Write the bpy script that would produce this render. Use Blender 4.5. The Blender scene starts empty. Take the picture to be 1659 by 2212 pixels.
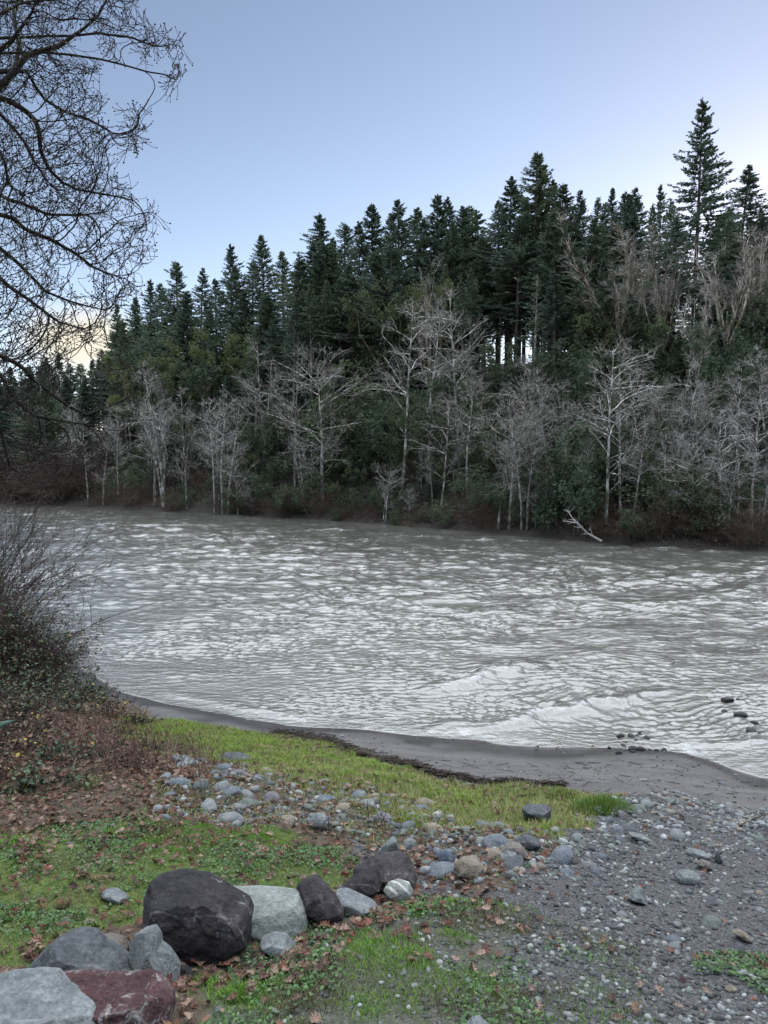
import bpy, math, random
import numpy as np
from mathutils import Vector, kdtree
PI = math.pi
R = np.random.default_rng(7)
random.seed(7)
S = bpy.context.scene
COL = S.collection

# ------------------------------------------------------------------ camera geometry
F = 1661.0                                   # focal length, in 1659 x 2212 picture units
PITCH = math.atan(106 / F)
CAM = np.array([0.0, 0.0, 5.0])
FWD = np.array([0, math.cos(PITCH), -math.sin(PITCH)])
UP = np.array([0, math.sin(PITCH), math.cos(PITCH)])
RT = np.array([1.0, 0, 0])

def ray(px, py):
    return FWD + (px - 829.5) / F * RT + (1106 - py) / F * UP

def at_depth(px, py, d):
    return CAM + ray(px, py) * d

# ------------------------------------------------------------------ noise
def _h(ix, iy, iz, seed):
    n = (ix.astype(np.int64) * 374761393 + iy.astype(np.int64) * 668265263 + iz.astype(np.int64) * 2147483647 + seed * 974634777) & 0xFFFFFFFF
    n = ((n ^ (n >> 13)) * 1274126177) & 0xFFFFFFFF
    n = ((n ^ (n >> 16)) * 2246822519) & 0xFFFFFFFF
    return ((n ^ (n >> 15)) & 0xFFFFFF) / float(0xFFFFFF)

def noise3(x, y, z, seed=0):
    x, y, z = np.broadcast_arrays(np.asarray(x, float), np.asarray(y, float), np.asarray(z, float))
    ix, iy, iz = np.floor(x), np.floor(y), np.floor(z)
    u, v, w = x - ix, y - iy, z - iz
    u, v, w = [t * t * t * (t * (t * 6 - 15) + 10) for t in (u, v, w)]
    r = 0
    for a in (0, 1):
        for b in (0, 1):
            for c in (0, 1):
                r = r + _h(ix + a, iy + b, iz + c, seed) * (u if a else 1 - u) * (v if b else 1 - v) * (w if c else 1 - w)
    return r * 2 - 1

def noise2(x, y, seed=0):
    x, y = np.broadcast_arrays(np.asarray(x, float), np.asarray(y, float))
    ix, iy = np.floor(x), np.floor(y)
    u, v = x - ix, y - iy
    u, v = [t * t * t * (t * (t * 6 - 15) + 10) for t in (u, v)]
    z = np.zeros_like(ix)
    return 2 * ((_h(ix, iy, z, seed) * (1 - u) + _h(ix + 1, iy, z, seed) * u) * (1 - v)
                + (_h(ix, iy + 1, z, seed) * (1 - u) + _h(ix + 1, iy + 1, z, seed) * u) * v) - 1

def fbm2(x, y, seed=0, o=4):
    r, a = 0, 1.0
    for i in range(o):
        r = r + a * noise2(x * 2 ** i + 17.3 * i, y * 2 ** i - 9.1 * i, seed + i); a *= .5
    return r

def fbm3(p, f, seed=0, o=4):
    r, a = 0, 1.0
    for i in range(o):
        r = r + a * noise3(p[:, 0] * f * 2 ** i + 3.3 * i, p[:, 1] * f * 2 ** i, p[:, 2] * f * 2 ** i - 7.7 * i, seed + i); a *= .5
    return r

def sstep(a, b, x):
    t = np.clip((x - a) / (b - a), 0, 1)
    return t * t * (3 - 2 * t)

# ------------------------------------------------------------------ terrain
NEAR = np.array([(-300, 330), (-60, 74), (-25, 42), (-14, 28), (-10, 22), (-7.7, 18.9), (-5.8, 16.6), (-3.7, 15.1), (-2, 14.4), (-.25, 14.1),
                 (1.06, 13.6), (2.57, 13.3), (4.1, 13.2), (5.2, 12.9), (6.0, 12.0), (8, 11.2), (14, 10.0), (40, 8.0), (300, 0)], float)
FAR = np.array([(-300, 480), (-80, 125), (-50, 98), (-34, 87), (-20, 77.6), (-10, 71), (0, 63), (8.7, 53.6), (15.8, 46.5), (22, 43.5), (40, 40), (100, 36), (300, 30)], float)

def sdist(x, y, L):
    """distance to the polyline, positive where y is above it"""
    best = np.full(x.shape, 1e18)
    for (ax, ay), (bx, by) in zip(L[:-1], L[1:]):
        dx, dy = bx - ax, by - ay
        t = np.clip(((x - ax) * dx + (y - ay) * dy) / (dx * dx + dy * dy), 0, 1)
        best = np.minimum(best, (x - ax - t * dx) ** 2 + (y - ay - t * dy) ** 2)
    return np.sqrt(best) * np.sign(y - np.interp(x, L[:, 0], L[:, 1]))

def near_s(x, y):
    return -sdist(x, y, NEAR) + .16 * noise2(x * .8, y * .8, 5) + .07 * noise2(x * 2.3, y * 2.3, 6)

def gz(x, y):
    x, y = np.atleast_1d(np.asarray(x, float)), np.atleast_1d(np.asarray(y, float))
    s = near_s(x, y)
    zn = np.interp(s, [-30, -6, -2, 0, .6, 1.5, 2.6, 3.4, 4.5, 6, 8, 10, 11, 14, 20, 60, 400],
                   [-1.6, -1.2, -.35, 0, .06, .2, .45, .72, 1.1, 1.5, 1.95, 2.4, 2.6, 3.4, 3.8, 5, 12])
    land = sstep(.6, 3.5, s)
    zn = zn + land * (.05 * noise2(x * 1.1, y * 1.1, 11) + .028 * noise2(x * 3.1, y * 3.1, 12) + .012 * noise2(x * 8, y * 8, 13))
    zn = zn + (1 - land) * sstep(0, .3, s) * .008 * noise2(x * 3, y * 3, 14)
    t = sdist(x, y, FAR) + 1.2 * noise2(x * .12, y * .12, 21) + .5 * noise2(x * .45, y * .45, 22)
    zf = np.interp(t, [-30, -8, 0, .5, 3, 10, 22, 30, 45, 70, 110, 200, 600], [-1.6, -1.2, 0, .3, 1.1, 5, 13.2, 15.6, 16.5, 15, 9, 8, 24])
    k = np.interp(x, [-140, -75, -45, -25, 0, 30, 80], [.55, .6, .7, .88, 1, 1.04, 1.1])
    rough = sstep(1, 6, t)
    zf = np.where(zf > 0, zf * k, zf) + rough * (1.0 * fbm2(x * .09, y * .09, 23, 3) + .25 * noise2(x * .7, y * .7, 24))
    return np.maximum(zn, zf)

def gz1(x, y):
    return float(gz([x], [y])[0])

def hit(px, py):
    """points where picture rays meet the ground"""
    px, py = np.atleast_1d(np.asarray(px, float)), np.atleast_1d(np.asarray(py, float))
    d = FWD[None] + ((px - 829.5) / F)[:, None] * RT + ((1106 - py) / F)[:, None] * UP
    t = np.full(len(px), 2.0); lo = t.copy(); done = np.zeros(len(px), bool)
    hi = np.full(len(px), 200.0)
    for i in range(110):
        p = CAM + d * t[:, None]
        under = (p[:, 2] < gz(p[:, 0], p[:, 1])) & ~done
        hi[under] = t[under]; done |= under
        lo[~done] = t[~done]
        t = np.where(done, t, t * 1.045)
        if done.all():
            break
    for i in range(12):
        m = (lo + hi) / 2
        p = CAM + d * m[:, None]
        u = p[:, 2] < gz(p[:, 0], p[:, 1])
        hi = np.where(u, m, hi); lo = np.where(u, lo, m)
    return CAM + d * hi[:, None]

def hit1(px, py):
    return hit([px], [py])[0]

def pix(p):
    p = np.atleast_2d(p) - CAM
    d = p @ FWD
    return 829.5 + F * (p @ RT) / d, 1106 - F * (p @ UP) / d

# ------------------------------------------------------------------ mesh helpers
def mk(name, verts, faces, mat=None, parent=None, smooth=True, attrs=None, mats=None, midx=None):
    """faces: an (n, k) array or a list of such arrays"""
    me = bpy.data.meshes.new(name)
    verts = np.asarray(verts, np.float32)
    if not isinstance(faces, list):
        faces = [faces]
    faces = [np.asarray(f, np.int32) for f in faces if len(f)]
    tot = np.concatenate([np.full(len(f), f.shape[1], np.int32) for f in faces])
    loops = np.concatenate([f.ravel() for f in faces])
    me.vertices.add(len(verts)); me.vertices.foreach_set('co', verts.ravel())
    me.loops.add(len(loops)); me.loops.foreach_set('vertex_index', loops)
    me.polygons.add(len(tot))
    me.polygons.foreach_set('loop_start', np.concatenate([[0], np.cumsum(tot)[:-1]]).astype(np.int32))
    me.polygons.foreach_set('loop_total', tot)
    me.polygons.foreach_set('use_smooth', np.full(len(tot), smooth, bool))
    for k, v in (attrs or {}).items():
        v = np.asarray(v, np.float32)
        if v.ndim == 1:
            a = me.attributes.new(k, 'FLOAT', 'POINT'); a.data.foreach_set('value', v)
        else:
            a = me.attributes.new(k, 'FLOAT_COLOR', 'POINT')
            if v.shape[1] == 3:
                v = np.concatenate([v, np.ones((len(v), 1), np.float32)], 1)
            a.data.foreach_set('color', v.ravel())
    me.update(calc_edges=True); me.validate()
    for m in (mats or ([mat] if mat else [])):
        me.materials.append(m)
    if midx is not None:
        me.polygons.foreach_set('material_index', np.asarray(midx, np.int32))
    o = bpy.data.objects.new(name, me)
    COL.objects.link(o)
    if parent is not None:
        o.parent = parent
    return o

def tag(o, label=None, cat=None, group=None, kind=None):
    for k, v in (('label', label), ('category', cat), ('group', group), ('kind', kind)):
        if v:
            o[k] = v
    return o

def empty(name, loc=(0, 0, 0), rz=0.0, sc=1.0):
    o = bpy.data.objects.new(name, None)
    COL.objects.link(o)
    o.location = Vector([float(v) for v in loc]); o.rotation_euler = (0, 0, rz); o.scale = (sc, sc, sc) if np.isscalar(sc) else sc
    o.empty_display_size = .3
    return o

def dup(root):
    c = root.copy(); COL.objects.link(c)
    for k in ('label', 'group'):
        if k in c:
            del c[k]
    for ch in list(root.children):
        d = ch.copy(); COL.objects.link(d); d.parent = c
        for g in list(ch.children):
            e = g.copy(); COL.objects.link(e); e.parent = d
    return c

USED = set()
def use(proto):
    """the prototype itself the first time, a copy after that"""
    if proto.name in USED:
        return dup(proto)
    USED.add(proto.name)
    return proto

class MB:
    """collects vertex / face arrays"""
    def __init__(s):
        s.v, s.t, s.q, s.c, s.n = [], [], [], [], 0
    def add(s, v, f, c=None):
        v = np.asarray(v).reshape(-1, 3); f = np.asarray(f)
        (s.t if f.shape[1] == 3 else s.q).append(f + s.n)
        s.v.append(v)
        if c is not None:
            s.c.append(np.broadcast_to(np.asarray(c, float), (len(v), 3)))
        s.n += len(v)
    def tubes(s, P, Rd, sides=4, c=None):
        """P: (N, K, 3) polylines, Rd: (N, K) radii"""
        P = np.asarray(P, float); Rd = np.asarray(Rd, float)
        N, K, _ = P.shape
        T = np.gradient(P, axis=1)
        T /= np.linalg.norm(T, axis=2, keepdims=True) + 1e-9
        ref = np.zeros_like(T); ref[..., 2] = 1
        ref[np.abs(T[..., 2]) > .92] = (1, .13, 0)
        A = np.cross(T, ref); A /= np.linalg.norm(A, axis=2, keepdims=True) + 1e-9
        B = np.cross(T, A)
        an = np.arange(sides) * 2 * PI / sides
        V = P[:, :, None] + Rd[:, :, None, None] * (np.cos(an)[None, None, :, None] * A[:, :, None] + np.sin(an)[None, None, :, None] * B[:, :, None])
        i = np.arange(N * K * sides).reshape(N, K, sides)
        j = np.roll(i, -1, axis=2)
        q = np.stack([i[:, :-1], j[:, :-1], j[:, 1:], i[:, 1:]], -1).reshape(-1, 4)
        if c is not None:
            c = np.asarray(c, float)
            if c.ndim == 2:
                c = np.repeat(c, K * sides, axis=0)
        s.add(V.reshape(-1, 3), q, c)
    def build(s, name, mat=None, parent=None, smooth=True):
        f = []
        if s.q: f.append(np.concatenate(s.q))
        if s.t: f.append(np.concatenate(s.t))
        a = {'col': np.concatenate(s.c)} if s.c else None
        return mk(name, np.concatenate(s.v), f, mat, parent, smooth, a)

_ico = {}
def ico(n):
    if n not in _ico:
        import bmesh
        b = bmesh.new(); bmesh.ops.create_icosphere(b, subdivisions=n, radius=1)
        b.verts.ensure_lookup_table()
        v = np.array([x.co[:] for x in b.verts]); f = np.array([[w.index for w in x.verts] for x in b.faces]); b.free()
        _ico[n] = (v / np.linalg.norm(v, axis=1, keepdims=True), f)
    return _ico[n]

def rot_all(n, tilt, rng=R):
    """n random rotation matrices: any spin about z, then a tilt of up to `tilt` rad"""
    a = rng.uniform(0, 2 * PI, n); b = rng.normal(0, tilt, n); g = rng.normal(0, tilt, n)
    ca, sa, cb, sb, cg, sg = np.cos(a), np.sin(a), np.cos(b), np.sin(b), np.cos(g), np.sin(g)
    o, l = np.zeros(n), np.ones(n)
    Z = np.stack([ca, -sa, o, sa, ca, o, o, o, l], 1).reshape(n, 3, 3)
    X = np.stack([l, o, o, o, cb, -sb, o, sb, cb], 1).reshape(n, 3, 3)
    Y = np.stack([cg, o, sg, o, l, o, -sg, o, cg], 1).reshape(n, 3, 3)
    return X @ Y @ Z

# ------------------------------------------------------------------ materials
class NT:
    def __init__(s, name):
        s.m = bpy.data.materials.new(name); s.m.use_nodes = True
        s.t = s.m.node_tree; s.t.nodes.clear()
        s.out = s.t.nodes.new('ShaderNodeOutputMaterial')
        s.b = s.t.nodes.new('ShaderNodeBsdfPrincipled')
        s.l(s.b.outputs[0], s.out.inputs[0])
    def l(s, a, b): s.t.links.new(a, b)
    def n(s, typ, **kw):
        x = s.t.nodes.new('ShaderNode' + typ)
        for k, v in kw.items(): setattr(x, k, v)
        return x
    def val(s, sock, v):
        if hasattr(v, 'is_output') or hasattr(v, 'links'): s.l(v, sock)
        else: sock.default_value = v if not (isinstance(v, tuple) and len(v) == 3 and sock.type == 'RGBA') else (*v, 1)
    def coord(s, kind='Object', scale=None):
        c = s.n('TexCoord').outputs[kind]
        if scale:
            mp = s.n('Mapping'); mp.inputs['Scale'].default_value = scale; s.l(c, mp.inputs[0]); c = mp.outputs[0]
        return c
    def noise(s, scale, detail=4, rough=.55, co=None, dist=0.0):
        x = s.n('TexNoise'); x.inputs['Scale'].default_value = scale; x.inputs['Detail'].default_value = detail
        x.inputs['Roughness'].default_value = rough; x.inputs['Distortion'].default_value = dist
        if co is not None: s.l(co, x.inputs['Vector'])
        return x.outputs['Fac']
    def vor(s, scale, co=None, feat='F1'):
        x = s.n('TexVoronoi', feature=feat); x.inputs['Scale'].default_value = scale
        if co is not None: s.l(co, x.inputs['Vector'])
        return x
    def ramp(s, fac, stops, interp='LINEAR'):
        x = s.n('ValToRGB'); x.color_ramp.interpolation = interp
        e = x.color_ramp.elements
        while len(e) < len(stops): e.new(.5)
        for el, (p, c) in zip(e, stops):
            el.position = p; el.color = (*c, 1) if isinstance(c, tuple) else (c, c, c, 1)
        s.l(fac, x.inputs[0]); return x.outputs[0]
    def mix(s, fac, a, b, blend='MIX'):
        x = s.n('Mix', data_type='RGBA', blend_type=blend)
        s.val(x.inputs[0], fac); s.val(x.inputs[6], a); s.val(x.inputs[7], b); return x.outputs[2]
    def math(s, op, a, b=0.0):
        x = s.n('Math', operation=op); s.val(x.inputs[0], a); s.val(x.inputs[1], b); return x.outputs[0]
    def attr(s, name, out='Color'):
        x = s.n('Attribute'); x.attribute_name = name; return x.outputs[out]
    def bump(s, h, strength=.5, dist=.02):
        x = s.n('Bump'); x.inputs['Strength'].default_value = strength; x.inputs['Distance'].default_value = dist
        s.l(h, x.inputs['Height']); s.l(x.outputs[0], s.b.inputs['Normal']); return x
    def rand(s): return s.n('ObjectInfo').outputs['Random']
    def set(s, color=None, rough=.8, spec=None):
        if color is not None: s.val(s.b.inputs['Base Color'], color)
        s.val(s.b.inputs['Roughness'], rough)
        if spec is not None: s.b.inputs['Specular IOR Level'].default_value = spec
        return s.m

def simple(name, c1, c2, scale=6, rough=.85, spec=.3, obj_var=0.0, bump=0.0):
    t = NT(name); co = t.coord()
    c = t.ramp(t.noise(scale, 5, .6, co), [(.3, c1), (.7, c2)])
    if obj_var:
        c = t.mix(1.0, c, t.ramp(t.rand(), [(0, 1 - obj_var), (1, 1 + obj_var)]), 'MULTIPLY')
    if bump: t.bump(t.noise(scale * 3, 5, .6, co), bump, .03)
    return t.set(c, rough, spec)

def attr_mat(name, rough=.7, spec=.3, noise=0.0, trans=0.0):
    t = NT(name); c = t.attr('col')
    if noise:
        c = t.mix(1.0, c, t.ramp(t.noise(noise, 4, .6, t.coord()), [(.3, .65), (.7, 1.3)]), 'MULTIPLY')
    t.set(c, rough, spec)
    if trans:
        tr = t.n('BsdfTranslucent'); t.l(c, tr.inputs[0])
        mx = t.n('MixShader'); mx.inputs[0].default_value = trans
        t.l(t.b.outputs[0], mx.inputs[1]); t.l(tr.outputs[0], mx.inputs[2]); t.l(mx.outputs[0], t.out.inputs[0])
    return t.m

M = {}
def ground_mat():
    t = NT('ground'); co = t.coord()
    z1 = t.attr('zone'); sp = t.n('SeparateColor'); t.l(z1, sp.inputs[0])
    g, sand, grav = sp.outputs
    wet = t.attr('wet', 'Fac')
    n1, n2, n3 = t.noise(9, 6, .65, co), t.noise(60, 5, .7, co), t.noise(1.2, 4, .6, co)
    soil = t.ramp(n2, [(.25, (.03, .022, .015)), (.55, (.075, .052, .036)), (.8, (.13, .09, .06))])
    turf = t.ramp(n1, [(.3, (.05, .06, .018)), (.55, (.085, .115, .022)), (.75, (.10, .09, .04))])
    v = t.vor(70, co)
    gc = t.mix(.55, t.ramp(n2, [(.2, (.025, .026, .028)), (.6, (.055, .056, .06)), (.85, (.12, .12, .12))]), t.ramp(v.outputs['Color'], [(.1, .02), (.6, .07), (.95, .17)]))
    sc = t.ramp(n2, [(.2, (.07, .066, .065)), (.8, (.112, .105, .102))])
    sc = t.mix(t.ramp(t.noise(2.2, 6, .65, t.coord('Object', (.6, 1.8, 1))), [(.38, 0.0), (.62, 1.0)]), sc, t.mix(1.0, sc, (.62, .62, .64), 'MULTIPLY'))
    c = t.mix(g, soil, turf); c = t.mix(grav, c, gc); c = t.mix(sand, c, sc)
    c = t.mix(wet, c, t.mix(1.0, c, (.36, .35, .35), 'MULTIPLY'))
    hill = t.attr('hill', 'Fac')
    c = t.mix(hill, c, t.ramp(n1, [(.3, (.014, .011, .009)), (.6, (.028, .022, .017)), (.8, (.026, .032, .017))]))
    r = t.n('MapRange'); t.l(wet, r.inputs[0]); r.inputs[3].default_value = .9; r.inputs[4].default_value = .28
    h = t.math('ADD', t.math('MULTIPLY', n2, t.math('SUBTRACT', 1.25, sand)), t.math('MULTIPLY', v.outputs['Distance'], grav))
    t.bump(h, .6, .02)
    return t.set(c, r.outputs[0], .4)
M['ground'] = ground_mat()

def water_mat():
    t = NT('river_water'); co = t.coord(); foam = t.attr('foam', 'Fac')
    mud = t.ramp(t.noise(.35, 4, .6, co), [(.3, (.066, .065, .056)), (.7, (.088, .087, .076))])
    fn = t.ramp(t.noise(5, 6, .75, t.coord('Object', (1, 1.6, 1))), [(.42, 0.0), (.62, 1.0)])
    ff = t.math('MULTIPLY', foam, fn)
    c = t.mix(ff, mud, (.5, .51, .52))
    t.b.inputs['IOR'].default_value = 1.62
    r = t.n('MapRange'); t.l(ff, r.inputs[0]); r.inputs[3].default_value = .13; r.inputs[4].default_value = .7
    h = t.math('ADD', t.math('MULTIPLY', t.noise(3.2, 4, .55, t.coord('Object', (.8, 1.5, 1)), .4), .7), t.math('MULTIPLY', t.noise(13, 3, .6, t.coord('Object', (.8, 1.5, 1))), .26))
    t.bump(h, .55, .085)
    return t.set(c, r.outputs[0], 1.0)
M['water'] = water_mat()

def rock_mat(name, dark, mid, light, scale=7, vein=0.0, lichen=0.0, band=False, rough=.75, stain=0.0, speck=None, lt=.60):
    t = NT(name); co = t.coord()
    n = t.noise(scale, 8, .65, co, .3)
    c = t.ramp(n, [(.28, dark), (.52, mid), (.75, light)])
    fine = t.noise(scale * 9, 5, .7, co)
    c = t.mix(1.0, c, t.ramp(fine, [(.28, .5), (.5, .95), (.72, 1.45)]), 'MULTIPLY')
    if stain:
        c = t.mix(t.ramp(t.noise(scale * .6, 5, .6, co), [(.5, 0.0), (.62, stain)]), c, dark)
    if speck:
        c = t.mix(t.ramp(t.vor(scale * 14, co).outputs['Distance'], [(.12, .8), (.22, 0.0)]), c, speck)
    if vein:
        w = t.noise(1.5, 2, .4, co, .25)
        line = t.ramp(t.math('ABSOLUTE', t.math('SUBTRACT', w, .5)), [(.0, 1.0), (.004, .7), (.009, 0.0)])
        c = t.mix(t.math('MULTIPLY', line, t.ramp(t.noise(9, 5, .7, co), [(.48, 0.0), (.62, vein)])), c, (.42, .40, .39))
    if lichen:
        v = t.noise(scale * 1.1, 8, .78, co, .8)
        c = t.mix(t.ramp(v, [(lt, 0.0), (lt + .06, lichen)]), c, (.36, .37, .37))
    if band:
        x = t.n('TexWave', wave_type='BANDS', bands_direction='DIAGONAL'); x.inputs['Scale'].default_value = 6.5; x.inputs['Distortion'].default_value = 1.6; x.inputs['Detail Scale'].default_value = 1.2
        t.l(co, x.inputs[0])
        sp = t.n('SeparateXYZ'); t.l(co, sp.inputs[0])
        up = t.ramp(t.math('ADD', t.math('MULTIPLY', sp.outputs[2], 6), .5), [(.62, 0.0), (.7, 1.0)])
        c = t.mix(t.math('MULTIPLY', t.ramp(x.outputs['Fac'], [(.8, 0.0), (.86, .8)]), up), c, (.5, .5, .48))
    t.bump(t.math('ADD', n, t.math('MULTIPLY', fine, .5)), .9, .03)
    return t.set(c, rough, .3)

M['rock_dark'] = rock_mat('dark_purple_boulder', (.011, .010, .012), (.022, .019, .022), (.055, .048, .052), 6, .3, .4)
M['rock_purple'] = rock_mat('purple_boulder', (.02, .017, .020), (.043, .037, .041), (.095, .083, .09), 9, .2, .5)
M['rock_pale'] = rock_mat('pale_green_boulder', (.125, .14, .135), (.195, .215, .205), (.28, .30, .285), 5, 0, .2, stain=.35, speck=(.09, .1, .095))
M['rock_slate'] = rock_mat('slate_boulder', (.035, .04, .045), (.075, .083, .09), (.17, .18, .185), 5, .2, .3, stain=.5)
M['rock_grey'] = rock_mat('grey_boulder', (.08, .09, .092), (.15, .165, .168), (.27, .285, .28), 6, .25, .3)
M['rock_slab'] = rock_mat('bluish_slab', (.08, .092, .097), (.155, .172, .178), (.27, .28, .277), 5, .3, .4, stain=.3)
M['rock_red'] = rock_mat('red_chert', (.03, .015, .016), (.07, .032, .034), (.17, .115, .115), 9, .5, .6, stain=.3, lt=.55)
M['rock_tan'] = rock_mat('tan_sandstone', (.10, .085, .065), (.19, .165, .13), (.28, .25, .21), 8, 0, .2)
M['rock_blue'] = rock_mat('speckled_blue_rock', (.03, .045, .07), (.07, .09, .125), (.2, .22, .24), 12, 0, .3, speck=(.4, .42, .43))
M['rock_band'] = rock_mat('banded_rock', (.13, .14, .13), (.2, .21, .195), (.27, .28, .265), 6, 0, .2, band=True)
M['rock_brown'] = rock_mat('brown_slab', (.09, .08, .07), (.15, .135, .12), (.22, .2, .185), 7, 0, .1, stain=.3)
COB = {}
for nm, a, b, c in (('bluish grey', (.07, .083, .10), (.125, .142, .162), (.21, .23, .245)), ('pale grey', (.12, .13, .135), (.19, .20, .205), (.29, .30, .30)),
                    ('greenish grey', (.07, .083, .077), (.125, .142, .132), (.2, .22, .205)), ('dark slate', (.04, .045, .05), (.075, .082, .09), (.13, .14, .15)),
                    ('tan', (.14, .115, .085), (.22, .19, .15), (.32, .28, .23)), ('purplish grey', (.09, .085, .095), (.15, .14, .155), (.22, .21, .225))):
    COB[nm] = rock_mat('cobble_' + nm.replace(' ', '_'), a, b, c, 2.0, .3, .25)
M['wet_rock'] = rock_mat('wet_rock', (.012, .013, .014), (.025, .027, .028), (.05, .052, .055), 5, 0, 0, rough=.3)
M['gravel'] = attr_mat('gravel', .8, .35, 90)
M['grass'] = attr_mat('grass_blades', .5, .35, 0, .25)
M['leaf'] = attr_mat('dead_leaf', .65, .3, 60, .15)
M['oak_bark'] = None
def oak_bark():
    t = NT('mossy_bark'); co = t.coord()
    c = t.ramp(t.noise(14, 6, .65, co), [(.3, (.011, .009, .008)), (.6, (.024, .02, .017)), (.8, (.05, .043, .037))])
    c = t.mix(t.ramp(t.noise(3.5, 6, .7, co), [(.52, 0.0), (.64, .75)]), c, (.045, .052, .025))
    c = t.mix(t.ramp(t.noise(8, 4, .6, co), [(.64, 0.0), (.72, .7)]), c, (.2, .22, .18))
    t.bump(t.noise(30, 6, .7, co), .7, .02)
    return t.set(c, .9, .2)
M['oak_bark'] = oak_bark()
M['oak_twig'] = simple('dark_twig', (.012, .009, .008), (.028, .021, .018), 8, .8, .2)
M['lichen'] = simple('lichen', (.13, .15, .11), (.24, .26, .2), 9, .95, .1)
def alder_bark(name, pale, dark, moss=None):
    t = NT(name); co = t.coord('Object', (1, 1, .55))
    n = t.noise(2.6, 6, .75, co)
    c = t.ramp(n, [(.43, dark), (.54, tuple(.5 * p for p in pale)), (.66, pale)])
    sp = t.n('SeparateXYZ'); t.l(t.coord(), sp.inputs[0])
    if moss:
        f = t.math('MULTIPLY', t.ramp(t.noise(.9, 5, .7, t.coord()), [(.42, 0.0), (.58, 1.0)]), t.ramp(t.math('MULTIPLY', sp.outputs[2], .1), [(.1, 1.0), (.9, .1)]))
        c = t.mix(f, c, moss)
    c = t.mix(1.0, c, t.ramp(t.rand(), [(0, (.66, .63, .6)), (.5, (.92, .91, .9)), (1, (1.12, 1.12, 1.12))]), 'MULTIPLY')
    return t.set(c, .85, .2)
M['alder_bark'] = alder_bark('alder_bark', (.66, .65, .63), (.07, .062, .055), (.09, .08, .045))
M['maple_bark'] = alder_bark('maple_bark', (.64, .60, .56), (.10, .08, .06), (.13, .12, .03))
M['alder_twig'] = simple('alder_twig', (.24, .222, .216), (.40, .38, .372), 1.5, .85, .2, .25)
M['brown_twig'] = simple('brown_twig', (.055, .038, .03), (.115, .082, .066), 1.5, .85, .2, .2)
M['willow_twig'] = simple('willow_twig', (.026, .018, .016), (.065, .044, .038), 5, .8, .25, .1)
M['fir_bark'] = simple('fir_bark', (.05, .042, .037), (.15, .135, .125), 2.5, .9, .2, .2)
def needle(name, a, b):
    t = NT(name); co = t.coord()
    c = t.ramp(t.noise(1.1, 4, .6, co), [(.3, a), (.7, b)])
    c = t.mix(1.0, c, t.ramp(t.rand(), [(0, (.72, .78, .82)), (.5, (1, 1, 1)), (1, (1.3, 1.2, 1.0))]), 'MULTIPLY')
    t.set(c, .75, .25)
    tr = t.n('BsdfTranslucent'); t.l(c, tr.inputs[0]); mx = t.n('MixShader'); mx.inputs[0].default_value = .35
    t.l(t.b.outputs[0], mx.inputs[1]); t.l(tr.outputs[0], mx.inputs[2]); t.l(mx.outputs[0], t.out.inputs[0])
    return t.m
M['fir'] = needle('fir_needles', (.062, .102, .076), (.112, .155, .108))
M['pale_fir'] = needle('pale_fir_needles', (.07, .095, .075), (.13, .16, .12))
M['laurel'] = needle('olive_leaves', (.065, .09, .045), (.11, .14, .07))
M['dark_shrub'] = needle('dark_shrub_leaves', (.05, .078, .05), (.09, .118, .07))
M['cover'] = attr_mat('undergrowth', .8, .25)
M['bramble'] = attr_mat('bramble_leaves', .6, .35)
M['drift'] = simple('driftwood', (.02, .016, .013), (.07, .055, .045), 14, .85, .25, 0, .6)
M['snag'] = simple('bleached_wood', (.3, .28, .26), (.55, .52, .49), 6, .85, .25)
M['blade_leaf'] = simple('broad_green_leaf', (.07, .13, .08), (.14, .22, .17), 9, .5, .4)

# ------------------------------------------------------------------ zones on the near bank (outlines carried from the photograph onto the ground)
def zone(pts):
    p = hit([a for a, b in pts], [b for a, b in pts])
    return p[:, :2]

def inside(x, y, Z, warp=.18):
    x = x + warp * noise2(x * 2.1, y * 2.1, 41) + warp * .5 * noise2(x * 6, y * 6, 42)
    y = y + warp * noise2(x * 2.1, y * 2.1, 43) + warp * .5 * noise2(x * 6, y * 6, 44)
    r = np.zeros(x.shape, bool)
    n = len(Z)
    for i in range(n):
        ax, ay = Z[i]; bx, by = Z[(i + 1) % n]
        c = ((ay > y) != (by > y)) & (x < (bx - ax) * (y - ay) / (by - ay + 1e-12) + ax)
        r ^= c
    return r

Z_FAR = zone([(250, 1545), (420, 1564), (560, 1580), (620, 1594), (720, 1607), (860, 1655), (1000, 1692), (1200, 1706), (1335, 1720), (1330, 1770), (1200, 1800), (1080, 1812), (920, 1790), (760, 1735), (600, 1695), (470, 1650), (350, 1640), (260, 1600)])
Z_COB = zone([(360, 1640), (470, 1650), (650, 1690), (800, 1700), (920, 1740), (1010, 1790), (1200, 1790), (1260, 1840), (1200, 1890), (1000, 1910), (860, 1850), (700, 1790), (550, 1785), (390, 1770), (330, 1700)])
Z_MID = zone([(-150, 1790), (120, 1775), (330, 1740), (420, 1780), (560, 1790), (740, 1835), (790, 1870), (700, 1930), (640, 1990), (300, 2010), (100, 2060), (-200, 2150)])
Z_NEAR = zone([(430, 2260), (440, 2110), (600, 2030), (760, 1960), (900, 1925), (1080, 1925), (1230, 1985), (1390, 2075), (1500, 2260)])
Z_RGR = zone([(1560, 2090), (1659, 2060), (1800, 2100), (1800, 2160), (1590, 2160)])
Z_LIT = zone([(-150, 1560), (250, 1560), (420, 1600), (480, 1650), (430, 1760), (120, 1790), (-150, 1800)])
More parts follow.
